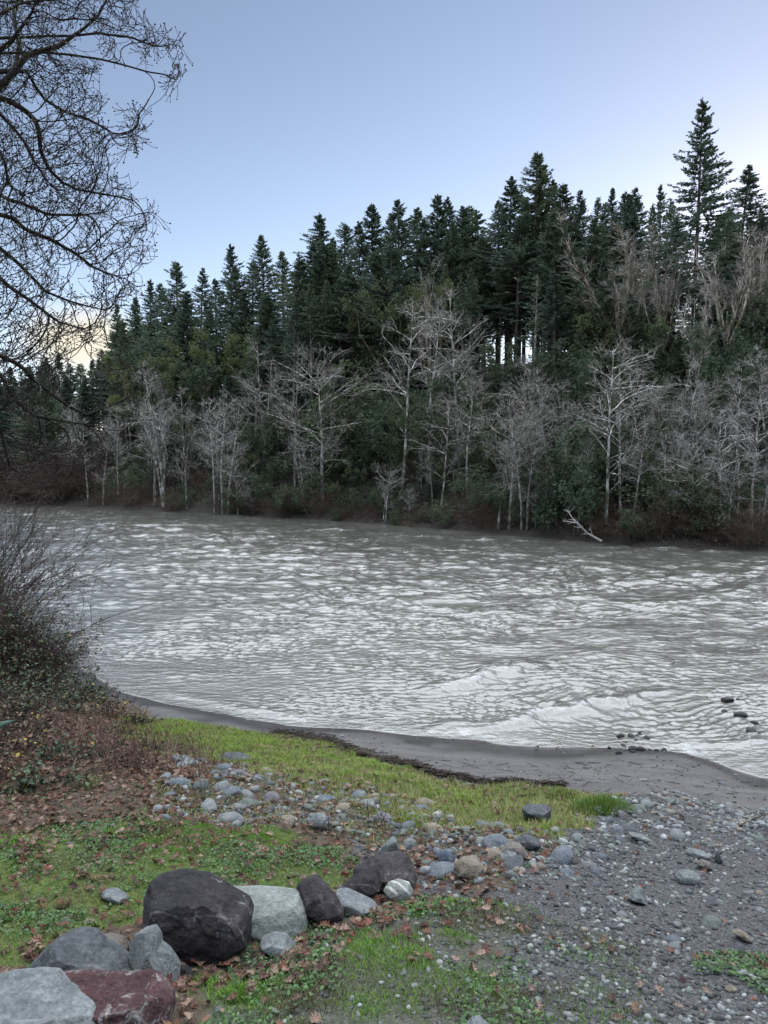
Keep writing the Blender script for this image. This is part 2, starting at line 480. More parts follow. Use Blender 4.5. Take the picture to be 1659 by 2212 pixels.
Z_SAND = zone([(330, 1552), (420, 1562), (560, 1580), (620, 1592), (720, 1605), (860, 1652), (1000, 1690), (1200, 1705), (1335, 1715), (1500, 1735), (1700, 1755), (1900, 1765), (1900, 1640), (1650, 1600), (1300, 1560), (1000, 1560), (700, 1530), (400, 1500), (250, 1480)])

def masks(x, y):
    s = near_s(x, y)
    land = s > .02
    near = (y < 30) & (y > -5)
    sand = (inside(x, y, Z_SAND, .1) | (s < .35)) & land
    far, mid, nr, rg = [inside(x, y, z) for z in (Z_FAR, Z_MID, Z_NEAR, Z_RGR)]
    cob = inside(x, y, Z_COB)
    lit = inside(x, y, Z_LIT)
    px = 829.5 + F * x / np.maximum(y, .5)
    right = (px > 1120) | ((px > 760) & ~(far | mid | nr | cob))
    grav = right & ~sand & ~far
    g = np.where(far, .95, 0) + np.where(mid, .9, 0)
    fade = np.clip((1520 - px) / 750, .12, .9)
    g = np.maximum(g, np.where(nr | rg, fade, 0))
    return dict(s=s, sand=sand, far=far, mid=mid, near=nr, rg=rg, cob=cob, lit=lit, grav=grav, px=px, land=land, ok=near)

def lines(segs):
    out = []
    for a, b, d in segs:
        out.append(np.arange(a, b, d))
    return np.unique(np.concatenate(out + [np.array([segs[-1][1]])]).round(4))

def build_ground():
    xs = lines([(-800, -100, 25), (-100, -14, 1.2), (-14, -9, .3), (-9, 9, .06), (9, 14, .3), (14, 60, 1.0), (60, 120, 4), (120, 800, 25)])
    ys = lines([(-60, 0, 4), (0, 2.4, .4), (2.4, 15.5, .06), (15.5, 24, .3), (24, 40, 1), (40, 112, .9), (112, 200, 5), (200, 900, 25)])
    X, Y = np.meshgrid(xs, ys)
    x, y = X.ravel(), Y.ravel()
    z = gz(x, y)
    m = masks(x, y)
    zone3 = np.zeros((len(x), 3))
    zone3[:, 0] = np.where(m['far'] | m['mid'], .85, 0) + np.where(m['near'] | m['rg'], np.clip((1420 - m['px']) / 1000, 0, .5), 0)
    zone3[:, 1] = np.where((m['sand'] | (m['s'] <= .35)) & (y < 34), 1, 0)
    zone3[:, 2] = np.where(m['grav'] & (y < 34), 1, 0) + np.where(m['near'] & ~m['grav'], .7, 0)
    wet = 1 - sstep(.25, 1.1, m['s'] + .25 * noise2(x * 1.4, y * 1.4, 31))
    wet = np.where(y < 34, wet, 0)
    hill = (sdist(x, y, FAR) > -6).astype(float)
    n, k = len(xs), len(ys)
    i = np.arange(n * k).reshape(k, n)
    f = np.stack([i[:-1, :-1], i[:-1, 1:], i[1:, 1:], i[1:, :-1]], -1).reshape(-1, 4)
    o = mk('ground', np.stack([x, y, z], 1), f, M['ground'], None, True, {'zone': zone3, 'wet': wet, 'hill': hill})
    tag(o, 'river banks, gravel bar and wooded hillside ground', 'ground', None, 'structure')
build_ground()

# ------------------------------------------------------------------ river
def ridge_line(x, y, pts, width, amp, wob):
    P = hit_plane(pts)
    best = np.full(x.shape, 1e9); tt = np.zeros(x.shape)
    n = len(P) - 1
    for i in range(n):
        (ax, ay), (bx, by) = P[i], P[i + 1]
        dx, dy = bx - ax, by - ay
        t = np.clip(((x - ax) * dx + (y - ay) * dy) / (dx * dx + dy * dy), 0, 1)
        d = (y - ay - t * dy) * abs(dx) / math.hypot(dx, dy) - (x - ax - t * dx) * dy / math.hypot(dx, dy) * np.sign(dx)
        dd = np.hypot(x - ax - t * dx, y - ay - t * dy)
        m = dd < np.abs(best)
        best = np.where(m, dd * np.sign(d + 1e-9), best); tt = np.where(m, (i + t) / n, tt)
    d = best + wob * noise2(x * 1.6, y * 1.6, 77)
    e = np.sin(np.clip(tt, 0, 1) * PI) ** .6
    # steep face towards the shore (negative d)
    h = np.where(d < 0, np.exp(-(d / (width * .45)) ** 2), np.exp(-(d / width) ** 2))
    return amp * e * h, e * np.exp(-((d + width * .25) / (width * .6)) ** 2)

def hit_plane(pts):
    out = []
    for px, py in pts:
        d = ray(px, py); t = -CAM[2] / d[2]
        p = CAM + d * t; out.append((p[0], p[1]))
    return np.array(out)

def build_water():
    u = lines([(-3.2, -.9, .1), (-.9, -.62, .012), (-.62, .62, .0015), (.62, .9, .012), (.9, 3.2, .1)])
    ys = [8.5]
    while ys[-1] < 112:
        y = ys[-1]
        ys.append(y + (.014 + .00008 * y * y if y < 60 else .35))
    ys += list(np.arange(116, 420, 12))
    ys = np.array(ys)
    U, Y = np.meshgrid(u, ys)
    x, y = (U * Y).ravel(), Y.ravel()
    s = -sdist(x, y, NEAR)                      # > 0 on land
    t = -sdist(x, y, FAR)                       # > 0 in the river, away from the far bank
    off = np.clip(-s, 0, 30)
    calm = sstep(-.1, 1.5, off)
    wx = x + .7 * noise2(x * .22, y * .22, 51) + .25 * noise2(x * .7, y * .7, 52)
    wy = y + .8 * noise2(x * .22, y * .22, 53) + .25 * noise2(x * .7, y * .7, 54)
    h = np.zeros(len(x))
    rg = np.random.default_rng(3)
    ga = x * .94 + y * .34; gb = y * .94 - x * .34
    gust = np.clip(.74 + .62 * noise2(ga * .10, gb * .42, 55) + .35 * noise2(ga * .35, gb * 1.1, 155), .12, 1.6)
    for i in range(64):                         # small ripples, crests running across the view and a little downhill to the right
        lam = .095 * 3.8 ** rg.uniform(0, 1)
        a = math.radians(80) + rg.normal(0, .5)
        k = 2 * PI / lam
        h += gust * lam * .0066 * np.sin(k * (math.cos(a) * wx + math.sin(a) * wy) + rg.uniform(0, 6.28))
    mid = sstep(3, 14, off)
    far_ = sstep(15, 32, y)
    for i in range(40):                         # rougher short waves out in the current
        lam = .28 * 3.6 ** rg.uniform(0, 1)
        a = math.radians(82) + rg.normal(0, .6)
        k = 2 * PI / lam
        h += far_ * (.6 + .4 * gust) * lam * .0066 * np.sin(k * (math.cos(a) * wx + math.sin(a) * wy) + rg.uniform(0, 6.28))
    for i in range(26):                         # chop in the current
        lam = 1.1 * 4.5 ** rg.uniform(0, 1)
        a = math.radians(70) + rg.normal(0, .75)
        k = 2 * PI / lam
        h += (.25 + .75 * mid) * lam * .0040 * np.sin(k * (math.cos(a) * wx + math.sin(a) * wy) + rg.uniform(0, 6.28))
    rid = 1 - np.abs(noise2(wx * .55, wy * .95, 56)); h += mid * .035 * (rid ** 3 - .3)
    rid2 = 1 - np.abs(noise2(wx * 1.3, wy * 2.2, 57)); h += (.3 + .7 * mid) * .024 * (rid2 ** 3 - .3)
    foam = np.zeros(len(x))
    for pts, w, amp, wob in (([(900, 1492), (1000, 1478), (1080, 1455), (1160, 1428)], .5, .15, .25),
                             ([(940, 1590), (1080, 1565), (1200, 1545), (1340, 1515), (1470, 1492)], .34, .14, .2),
                             ([(620, 1583), (760, 1575), (880, 1590), (960, 1572), (1060, 1560)], .22, .06, .12),
                             ([(1430, 1600), (1540, 1612), (1680, 1600)], .25, .06, .15),
                             ([(330, 1495), (500, 1530), (700, 1555), (850, 1560)], .3, .06, .15)):
        hh, ff = ridge_line(x, y, pts, w, amp, wob)
        h += hh; foam += .45 * ff * sstep(.05, .13, hh)
    # riffles on the far side
    for px, py, rx, ry, amp in ((715, 1146, 1.6, .6, .38), (420, 1135, 3, .8, .16), (1040, 1166, 1.2, .5, .25), (1130, 1170, 1.4, .4, .2), (1440, 1186, 1.0, .35, .28), (1530, 1192, .8, .3, .22),
                                (1340, 1182, 2.8, .35, .14), (900, 1160, 2, .5, .18), (1085, 1222, 1.0, .6, .2), (1220, 1205, 1.3, .5, .18), (560, 1150, 1.2, .5, .16), (860, 1200, 1.1, .6, .16)):
        (cx, cy), = hit_plane([(px, py)])
        b = np.exp(-((x - cx) / rx) ** 2 - ((y - cy) / ry) ** 2)
        h += .6 * amp * b * (.7 + .5 * noise2(x * 2, y * 2, 58)); foam += .85 * b ** 2 * amp / .3
    foam += .3 * sstep(.35, .8, noise2(wx * .5, wy * 1.1, 59)) * mid * sstep(.75, .95, rid2)
    edge = np.exp(-((off - .25 - .2 * noise2(x * .9, 0 * x, 60)) / .16) ** 2) * (y < 30)
    foam += .55 * edge * sstep(-.1, .4, noise2(x * 1.1, y * 1.1, 61))
    px = 829.5 + F * x / y
    foam += .38 * (1 - sstep(.3, 1.2, off)) * (off > 0) * sstep(1330, 1520, px) * sstep(-.3, .5, noise2(x * 1.5, y * 2.2, 62))
    z = h * (.12 + .88 * calm) * np.where(t < 1.5, np.clip(t / 1.5, .15, 1), 1)
    z = np.where(s > .0, -.03 + .0 * s, z)
    i = np.arange(len(x)).reshape(len(ys), len(u))
    f = np.stack([i[:-1, :-1], i[:-1, 1:], i[1:, 1:], i[1:, :-1]], -1).reshape(-1, 4)
    o = mk('river', np.stack([x, y, z], 1), f, M['water'], None, True, {'foam': np.clip(foam, 0, 1)})
    tag(o, 'muddy rippled river flowing past the gravel bank', 'river', None, 'structure')
build_water()

# ------------------------------------------------------------------ rocks
def c1(p): return [(x * .5291, 1755.6 + y * .5291) for x, y in p]
def c2(p): return [(781.2 + x * .5291, 1755.6 + y * .5291) for x, y in p]
def c3(p): return [(x * .5291, 1371.5 + y * .5291) for x, y in p]
def c4(p): return [(781.2 + x * .5291, 1371.5 + y * .5291) for x, y in p]

ROCKS = []
def outline_rock(name, label, pts, depth, mat, cat='boulder', facets=6, rough=.03, box=.72, seed=0, cut=.8, planes=(), group=None):
    """a boulder whose silhouette follows an outline; its depth is `depth` x its width"""
    rg = np.random.default_rng(seed + 100)
    pts = np.array(pts, float)
    cx, cy = (pts[:, 0].min() + pts[:, 0].max()) / 2, (pts[:, 1].min() + pts[:, 1].max()) / 2
    g = hit1(cx, pts[:, 1].max() - .12 * (pts[:, 1].max() - cy))
    d0 = (g - CAM) @ FWD
    w = (pts[:, 0].max() - pts[:, 0].min()) / F * d0
    D = depth * w / 2
    dc = d0 + .35 * D
    c = at_depth(cx, cy, dc)
    a = np.arctan2(-(pts[:, 1] - cy), pts[:, 0] - cx)
    r = np.hypot(pts[:, 0] - cx, pts[:, 1] - cy) / F * dc
    # densify the outline before reading it as a radius per angle
    q = np.concatenate([pts, pts[:1]]); tt = np.linspace(0, len(pts), 240, endpoint=False); k = tt.astype(int); fr = (tt - k)[:, None]
    dn = q[k] * (1 - fr) + q[k + 1] * fr
    a = np.arctan2(-(dn[:, 1] - cy), dn[:, 0] - cx); r = np.hypot(dn[:, 0] - cx, dn[:, 1] - cy) / F * dc
    o_ = np.argsort(a); a, r = a[o_], r[o_]
    a = np.concatenate([a - 2 * PI, a, a + 2 * PI]); r = np.concatenate([r, r, r])
    v, f = ico(6 if w > .25 else 5)
    th = np.arctan2(v[:, 1], v[:, 0]); rho = np.hypot(v[:, 0], v[:, 1])
    RR = np.interp(th, a, r)
    k = rho ** box
    L = np.stack([RR * k * np.cos(th), RR * k * np.sin(th), -D * np.sign(v[:, 2]) * np.abs(v[:, 2]) ** .8], 1)   # right, up, towards away(-)
    view = FWD
    W = L[:, :1] * RT + L[:, 1:2] * UP - L[:, 2:3] * view * -1
    pl = [np.array(p, float) for p in planes]
    for i in range(facets):
        n = rg.normal(size=3); n[1] = -abs(n[1]); n /= np.linalg.norm(n)
        pl.append(np.array([*n, cut + rg.uniform(-.06, .12)]))
    for p in pl:
        n = p[:3] / np.linalg.norm(p[:3]); sup = (W @ n).max()
        ex = np.maximum(0, W @ n - p[3] * sup)
        W = W - ex[:, None] * n * .93
    # cutting the facets must not change the outline: scale each direction back to it
    pa, pb = W @ RT, W @ UP; th2 = np.arctan2(pb, pa); kk = ((th2 + PI) / (2 * PI) * 120).astype(int) % 120
    mx = np.zeros(120); np.maximum.at(mx, kk, np.hypot(pa, pb))
    tc = (np.arange(120) + .5) / 120 * 2 * PI - PI
    fac = np.interp(tc, a, r) / np.maximum(mx, 1e-4); fac = np.convolve(np.concatenate([fac[-3:], fac, fac[:3]]), np.ones(7) / 7, 'valid')
    fs = np.interp(th2, np.concatenate([tc[-1:] - 2 * PI, tc, tc[:1] + 2 * PI]), np.concatenate([fac[-1:], fac, fac[:1]]))
    W = W + (fs - 1)[:, None] * (pa[:, None] * RT + pb[:, None] * UP)
    nn = v[:, :1] * RT + v[:, 1:2] * UP + v[:, 2:3] * view
    sd = seed * 3.7
    W = W + nn * (w * rough * (fbm3(W / w + sd, 2.2, 3, 3) + .5 * np.abs(fbm3(W / w + sd, 6, 9, 3)) * -1 + -.35 * np.abs(fbm3(W / w + sd, 13, 7, 3)) + .2 * fbm3(W / w + sd, 30, 5, 2)))[:, None]
    o = mk(name, W, f, M[mat], None, True)
    o.location = Vector(c)
    tag(o, label, cat, group)
    ROCKS.append((c[0], c[1] , w * .5))
    return o

outline_rock('boulder', 'largest boulder, near-black purple rock with thin white veins, beside a pale rounded one',
             c1([(563, 400), (577, 330), (620, 285), (720, 268), (830, 275), (905, 315), (960, 350), (1020, 385), (1036, 425), (1030, 520), (1008, 572), (960, 602), (860, 618), (780, 606), (700, 565), (640, 520), (590, 485), (566, 440)]), .8, 'rock_dark', seed=1, facets=7, rough=.035, box=.62, planes=[(-.3, -.45, .85, .74), (.1, -.9, .1, .82)])
outline_rock('boulder', 'smooth pale grey-green rounded boulder between the black boulder and a purple one',
             c1([(890, 330), (960, 328), (1040, 325), (1160, 335), (1220, 345), (1248, 380), (1270, 460), (1252, 500), (1180, 508), (1060, 492), (1000, 470), (900, 440)]), .75, 'rock_pale', seed=2, facets=3, rough=.02, planes=[(0, -.3, .95, .8)])
outline_rock('boulder', 'purple grey pointed boulder leaning beside the pale rounded boulder',
             c1([(1198, 318), (1240, 275), (1290, 261), (1340, 308), (1372, 350), (1402, 400), (1405, 432), (1340, 462), (1275, 462), (1240, 400)]), .8, 'rock_purple', seed=3, rough=.03, planes=[(-.5, -.5, .6, .75)])
outline_rock('stone', 'flat grey slab lying at the foot of the purple boulders',
             c1([(1370, 325), (1400, 322), (1480, 358), (1550, 390), (1532, 412), (1440, 414), (1400, 405)]), .8, 'rock_slab', 'stone', seed=4, facets=3)
outline_rock('boulder', 'wide dark purple boulder with cracks behind the white striped stone',
             c1([(1438, 262), (1450, 230), (1500, 200), (1560, 178), (1650, 171), (1680, 190), (1704, 245), (1706, 310), (1660, 345), (1560, 345), (1480, 320)]), .8, 'rock_purple', seed=5, rough=.04, planes=[(-.1, -.4, .9, .78)])
outline_rock('boulder', 'smaller wedge of dark purple rock leaning on the wide cracked boulder',
             c1([(1370, 322), (1430, 278), (1500, 233), (1545, 238), (1558, 300), (1505, 352), (1440, 357)]), .7, 'rock_dark', seed=6, rough=.03)
outline_rock('stone', 'greenish grey stone with white stripes across its top',
             c2([(88, 322), (108, 290), (150, 277), (195, 290), (210, 320), (200, 365), (150, 374), (112, 350)]), .8, 'rock_band', 'stone', seed=7, facets=2, rough=.015)
outline_rock('stone', 'blue-grey upright pointed stone standing among cobbles behind the purple boulder',
             c1([(1545, 168), (1560, 138), (1600, 99), (1620, 112), (1628, 160), (1602, 190), (1560, 190)]), .55, 'rock_slab', 'stone', seed=8, facets=6, cut=.7)
outline_rock('stone', 'dark blue speckled stone beside the tan block in the leaves',
             c2([(303, 172), (345, 153), (386, 187), (376, 222), (320, 197)]), .8, 'rock_blue', 'stone', seed=9, facets=5)
outline_rock('stone', 'tan brown blocky stone with rusty leaves around it',
             c2([(375, 215), (410, 184), (470, 184), (497, 213), (502, 262), (482, 280), (430, 265), (380, 245)]), .8, 'rock_tan', 'stone', seed=10, facets=6)
outline_rock('boulder', 'dark slate wedge boulder behind the red rock and the grey slab',
             c1([(72, 690), (95, 650), (150, 592), (190, 545), (250, 508), (310, 499), (370, 510), (420, 550), (480, 590), (540, 632), (567, 662), (567, 720), (300, 740), (90, 730)]), .6, 'rock_slate', seed=11, facets=4, rough=.022, box=.75, planes=[(.25, -.25, .9, .66), (-.25, -.95, .25, .7)])
outline_rock('stone', 'brownish flat slab tucked behind the slate wedge boulder',
             c1([(375, 515), (440, 503), (500, 520), (527, 545), (522, 592), (480, 600), (420, 570)]), .8, 'rock_brown', 'stone', seed=12, facets=3)
outline_rock('boulder', 'grey upright triangular boulder leaning on the largest black one',
             c1([(524, 545), (545, 508), (600, 474), (625, 464), (645, 490), (652, 540), (700, 580), (732, 630), (748, 712), (700, 716), (600, 670), (560, 632), (530, 595)]), .7, 'rock_grey', seed=13, facets=4, rough=.02, planes=[(.7, -.5, .3, .62), (-.6, -.6, .3, .7)])
outline_rock('boulder', 'flat-topped grey slab cut by the picture corner beside the red rock',
             c1([(-160, 720), (0, 690), (100, 685), (200, 690), (262, 735), (330, 768), (390, 788), (422, 830), (432, 880), (420, 980), (-160, 1000)]), .6, 'rock_slab', seed=14, facets=3, rough=.025, box=.6, planes=[(.05, -.2, .95, .7), (.5, -.8, .3, .8)])
outline_rock('boulder', 'dark red boulder streaked with white at the end of the rock row',
             c1([(200, 692), (300, 683), (450, 690), (620, 683), (662, 710), (702, 752), (706, 800), (690, 845), (640, 900), (420, 940), (330, 860), (250, 760)]), .6, 'rock_red', seed=15, facets=5, rough=.03, box=.6, planes=[(.0, -.25, .95, .72), (.4, -.8, .3, .8)])
outline_rock('stone', 'low grey flat stone in front of the pale rounded boulder',
             c1([(1055, 525), (1110, 504), (1170, 514), (1216, 560), (1190, 580), (1100, 555)]), .9, 'rock_grey', 'stone', seed=16, facets=2)
outline_rock('stone', 'light grey triangular stone standing alone on the gravel',
             c2([(1086, 350), (1105, 320), (1140, 303), (1157, 320), (1170, 380), (1110, 372)]), .8, 'rock_grey', 'stone', seed=17, facets=5, planes=[(.75, -.5, .3, .6)])
outline_rock('stone', 'smooth pale oval stone, roundest on the gravel',
             c2([(1284, 262), (1298, 243), (1350, 238), (1380, 254), (1382, 280), (1330, 290), (1290, 282)]), .8, 'rock_grey', 'stone', seed=18, facets=0, rough=.012)
outline_rock('boulder', 'dark green-grey block standing in the yellow grass near its tip',
             c4([(653, 706), (690, 695), (770, 699), (777, 765), (700, 770), (660, 745)]), .8, 'rock_slate', seed=19, facets=6)
outline_rock('stone', 'slate stone with a slanting top at the cobble edge',
             c2([(628, 115), (665, 89), (720, 110), (737, 142), (690, 153), (640, 132)]), .8, 'rock_slate', 'stone', seed=20, facets=5)
outline_rock('stone', 'rounded brownish stone leaning behind a bluish one at the cobble edge',
             c2([(568, 155), (590, 132), (612, 124), (652, 130), (684, 168), (660, 180), (600, 180)]), .8, 'rock_brown', 'stone', seed=21, facets=1)
outline_rock('stone', 'bluish angular stone in front of the rounded brownish one',
             c2([(558, 192), (595, 154), (630, 160), (642, 188), (600, 198)]), .8, 'rock_slab', 'stone', seed=22, facets=5)
outline_rock('stone', 'long pale bluish stone beside a pointed one on the gravel',
             c2([(1325, 160), (1350, 148), (1400, 160), (1428, 180), (1400, 190), (1340, 178)]), .6, 'rock_slab', 'stone', seed=23, facets=3)
outline_rock('stone', 'greenish pitted stone with a dark underside on the gravel',
             c2([(1368, 205), (1390, 190), (1420, 200), (1436, 225), (1410, 238), (1375, 220)]), .7, 'rock_brown', 'stone', seed=24, facets=4)
outline_rock('stone', 'small dark pointed stone upright on the gravel',
             c2([(1440, 190), (1450, 155), (1465, 175), (1475, 203), (1450, 210)]), .7, 'rock_slate', 'stone', seed=25, facets=4)
outline_rock('stone', 'long thin grey slab lying on dark gravel below the grass tip',
             c2([(1085, 85), (1110, 82), (1160, 95), (1190, 115), (1165, 122), (1110, 104)]), .5, 'rock_grey', 'stone', seed=26, facets=3)
outline_rock('stone', 'flat grey slab at the edge of the brambles in the grass',
             c3([(690, 520), (700, 492), (760, 497), (800, 515), (800, 538), (730, 540)]), .7, 'rock_grey', 'stone', seed=27, facets=4)
outline_rock('stone', 'low slate slab lying in the grass past the bramble edge',
             c3([(895, 500), (920, 485), (980, 486), (1022, 500), (1015, 518), (930, 516)]), .7, 'rock_slate', 'stone', seed=28, facets=4)
outline_rock('stone', 'low pale stone behind the black boulder in green grass',
             c1([(410, 328), (432, 314), (466, 314), (518, 345), (528, 366), (500, 368), (450, 345)]), .7, 'rock_slab', 'stone', seed=29, facets=3)
outline_rock('stone', 'black shard at the foot of the grey triangular boulder',
             c1([(735, 625), (760, 620), (790, 660), (780, 690), (750, 680)]), .8, 'rock_dark', 'stone', seed=30, facets=5)
outline_rock('stone', 'big pale cobble at the lower edge of the cobble band',
             c3([(1255, 760), (1290, 730), (1345, 732), (1362, 760), (1350, 790), (1290, 805)]), .8, 'rock_grey', 'stone', seed=31, facets=2)
outline_rock('stone', 'pinkish white stone by the clover patch on the gravel',
             c2([(1510, 485), (1540, 475), (1575, 495), (1598, 525), (1570, 525), (1530, 500)]), .6, 'rock_tan', 'stone', seed=32, facets=2)
outline_rock('stone', 'small rust red ball of stone among oak leaves',
             c2([(1300, 680), (1312, 668), (1324, 680), (1318, 692), (1304, 690)]), .9, 'rock_red', 'stone', seed=33, facets=0)
outline_rock('stone', 'orange-tan pebble beside the clover patch',
             c2([(1485, 720), (1505, 706), (1530, 714), (1525, 730), (1495, 732)]), .8, 'rock_tan', 'stone', seed=34, facets=1)
outline_rock('stone', 'bluish white stone cut by the lower picture edge',
             c2([(425, 870), (450, 843), (490, 840), (520, 868), (500, 890), (440, 890)]), .8, 'rock_slab', 'stone', seed=35, facets=1)

# cobble prototypes, unit size
def cobble_shape(seed, lod=3):
    rg = np.random.default_rng(seed)
    v, f = ico(lod)
    w = v * np.array([1, rg.uniform(.62, .9), rg.uniform(.38, .68)])
    for i in range(rg.integers(2, 7)):
        n = rg.normal(size=3); n /= np.linalg.norm(n)
        sup = (w @ n).max(); ex = np.maximum(0, w @ n - rg.uniform(.68, .9) * sup); w = w - ex[:, None] * n * .85
    w = w * (1 + .10 * fbm3(v + seed * 2.1, 1.3, seed, 3)[:, None])
    return w / 2, f

CNAMES = list(COB)
CMESH = {}
def cobble_mesh(color, var):
    k = (color, var)
    if k not in CMESH:
        w, f = cobble_shape(var * 7 + (CNAMES + ['wet']).index(color), 3)
        o = mk('cobble', w, f, COB[color] if color != 'wet' else M['wet_rock'])
        CMESH[k] = o.data; bpy.data.objects.remove(o)
    return CMESH[k]

def cobble(x, y, size, color, label, group, sink=.25, z=None, name='cobble', mat=None, tilt=.25):
    o = bpy.data.objects.new(name, cobble_mesh(color, int(R.integers(0, 5))))
    COL.objects.link(o)
    zz = gz1(x, y) if z is None else z
    o.location = (x, y, zz + size * (.26 - sink))
    o.rotation_euler = (R.normal(0, tilt), R.normal(0, tilt), R.uniform(0, 6.28))
    o.scale = (size,) * 3
    if mat:
        o.material_slots[0].link = 'OBJECT'; o.material_slots[0].material = mat
    tag(o, label, 'cobble' if name == 'cobble' else 'stone', group)
    return o

PLACED = [(a, b, r * .8) for a, b, r in ROCKS]
def free(x, y, r):
    return all((x - a) ** 2 + (y - b) ** 2 > (.62 * (r + q)) ** 2 for a, b, q in PLACED)

def scatter_cobbles(Z, n, lo, hi, words_, group, power=2.2, colors=None):
    x0, y0 = Z.min(0) - .2; x1, y1 = Z.max(0) + .2
    done = tries = 0
    while done < n and tries < n * 25:
        tries += 1
        x, y = R.uniform(x0, x1), R.uniform(y0, y1)
        if not inside(np.array([x]), np.array([y]), Z, .12)[0]:
            continue
        sz = lo + (hi - lo) * R.uniform() ** power
        if not free(x, y, sz / 2):
            continue
        PLACED.append((x, y, sz / 2))
        c = CNAMES[int(R.choice(6, p=colors if colors is not None else [.3, .2, .22, .12, .06, .1]))]
        big = 'large' if sz > lo + .55 * (hi - lo) else ('small' if sz < lo + .18 * (hi - lo) else 'medium')
        cobble(x, y, sz, c, f'{big} {c} {words_}', f'{big} {c} cobbles {group}')
        done += 1

scatter_cobbles(Z_COB, 150, .07, .27, 'river cobble in the band between the two lawns', 'in the band', 2.0)
Z_G1 = zone([(1330, 1725), (1480, 1715), (1680, 1750), (1700, 1830), (1500, 1830), (1250, 1850), (1260, 1800)])
scatter_cobbles(Z_G1, 75, .06, .2, 'stone strewn on gravel beside the sand', 'beside the sand', 2.2, [.28, .28, .2, .1, .07, .07])
Z_G2 = zone([(1150, 1880), (1300, 1850), (1700, 1840), (1800, 2212), (1450, 2212), (1350, 2050), (1200, 1960)])
scatter_cobbles(Z_G2, 45, .045, .14, 'stone half sunk in the dark gravel', 'in dark gravel', 2.4, [.26, .3, .22, .1, .06, .06])
scatter_cobbles(Z_MID, 10, .06, .13, 'stone sitting in the bright green lawn', 'in the green lawn')
for px, py, sz, c, l in ((1390 / 1, 1688, .16, 'pale grey', 'pale stone alone on the bare sand'), (1265, 1660, .13, 'dark slate', 'dark stone with green weed on the bare sand'), (790, 1633, .13, 'dark slate', 'dark cobble at the sand edge beside the log'),
                         (810, 1628, .16, 'purplish grey', 'purplish cobble at the sand edge above the log'), (738, 1592, .13, 'pale grey', 'pale cobble at the waterline beside the grass'), (1560, 1694, .13, 'bluish grey', 'bluish stone on wet sand near the wave edge'),
                         (840, 1633, .10, 'pale grey', 'small pale cobble on sand past the log end')):
    p = hit1(px, py); cobble(p[0], p[1], sz, c, l, None)
# stones standing in the shallow water
WG = 'wet black stones breaking the shallow water'
for i, (px, py, sz) in enumerate(((1568, 1515, .34), (1600, 1548, .3), (1566, 1537, .16), (1630, 1562, .2), (1622, 1580, .28), (1527, 1507, .1), (1594, 1510, .1), (1552, 1530, .1), (1640, 1585, .14))):
    (x, y), = hit_plane([(px, py)])
    l = ('largest wet black rock breaking the shallow water', 'second wet black rock, just shoreward of the largest')[i] if i < 2 else 'small wet black stone breaking the shallow water'
    cobble(x, y, sz * .9, 'wet', l, None if i < 2 else WG, .12, -.02, 'wet_rock', M['wet_rock'])
Z_SPIT = hit_plane([(1290, 1605), (1370, 1575), (1450, 1590), (1440, 1630), (1350, 1640), (1290, 1625)])
for i in range(34):
    x, y = R.uniform(Z_SPIT[:, 0].min(), Z_SPIT[:, 0].max()), R.uniform(Z_SPIT[:, 1].min(), Z_SPIT[:, 1].max())
    if inside(np.array([x]), np.array([y]), Z_SPIT, .05)[0]:
        cobble(x, y, R.uniform(.06, .2), 'wet', 'wet dark cobble on the gravel spit washed by waves', 'wet cobbles on the washed spit', .18, max(gz1(x, y), -.02), 'wet_rock', M['wet_rock'])

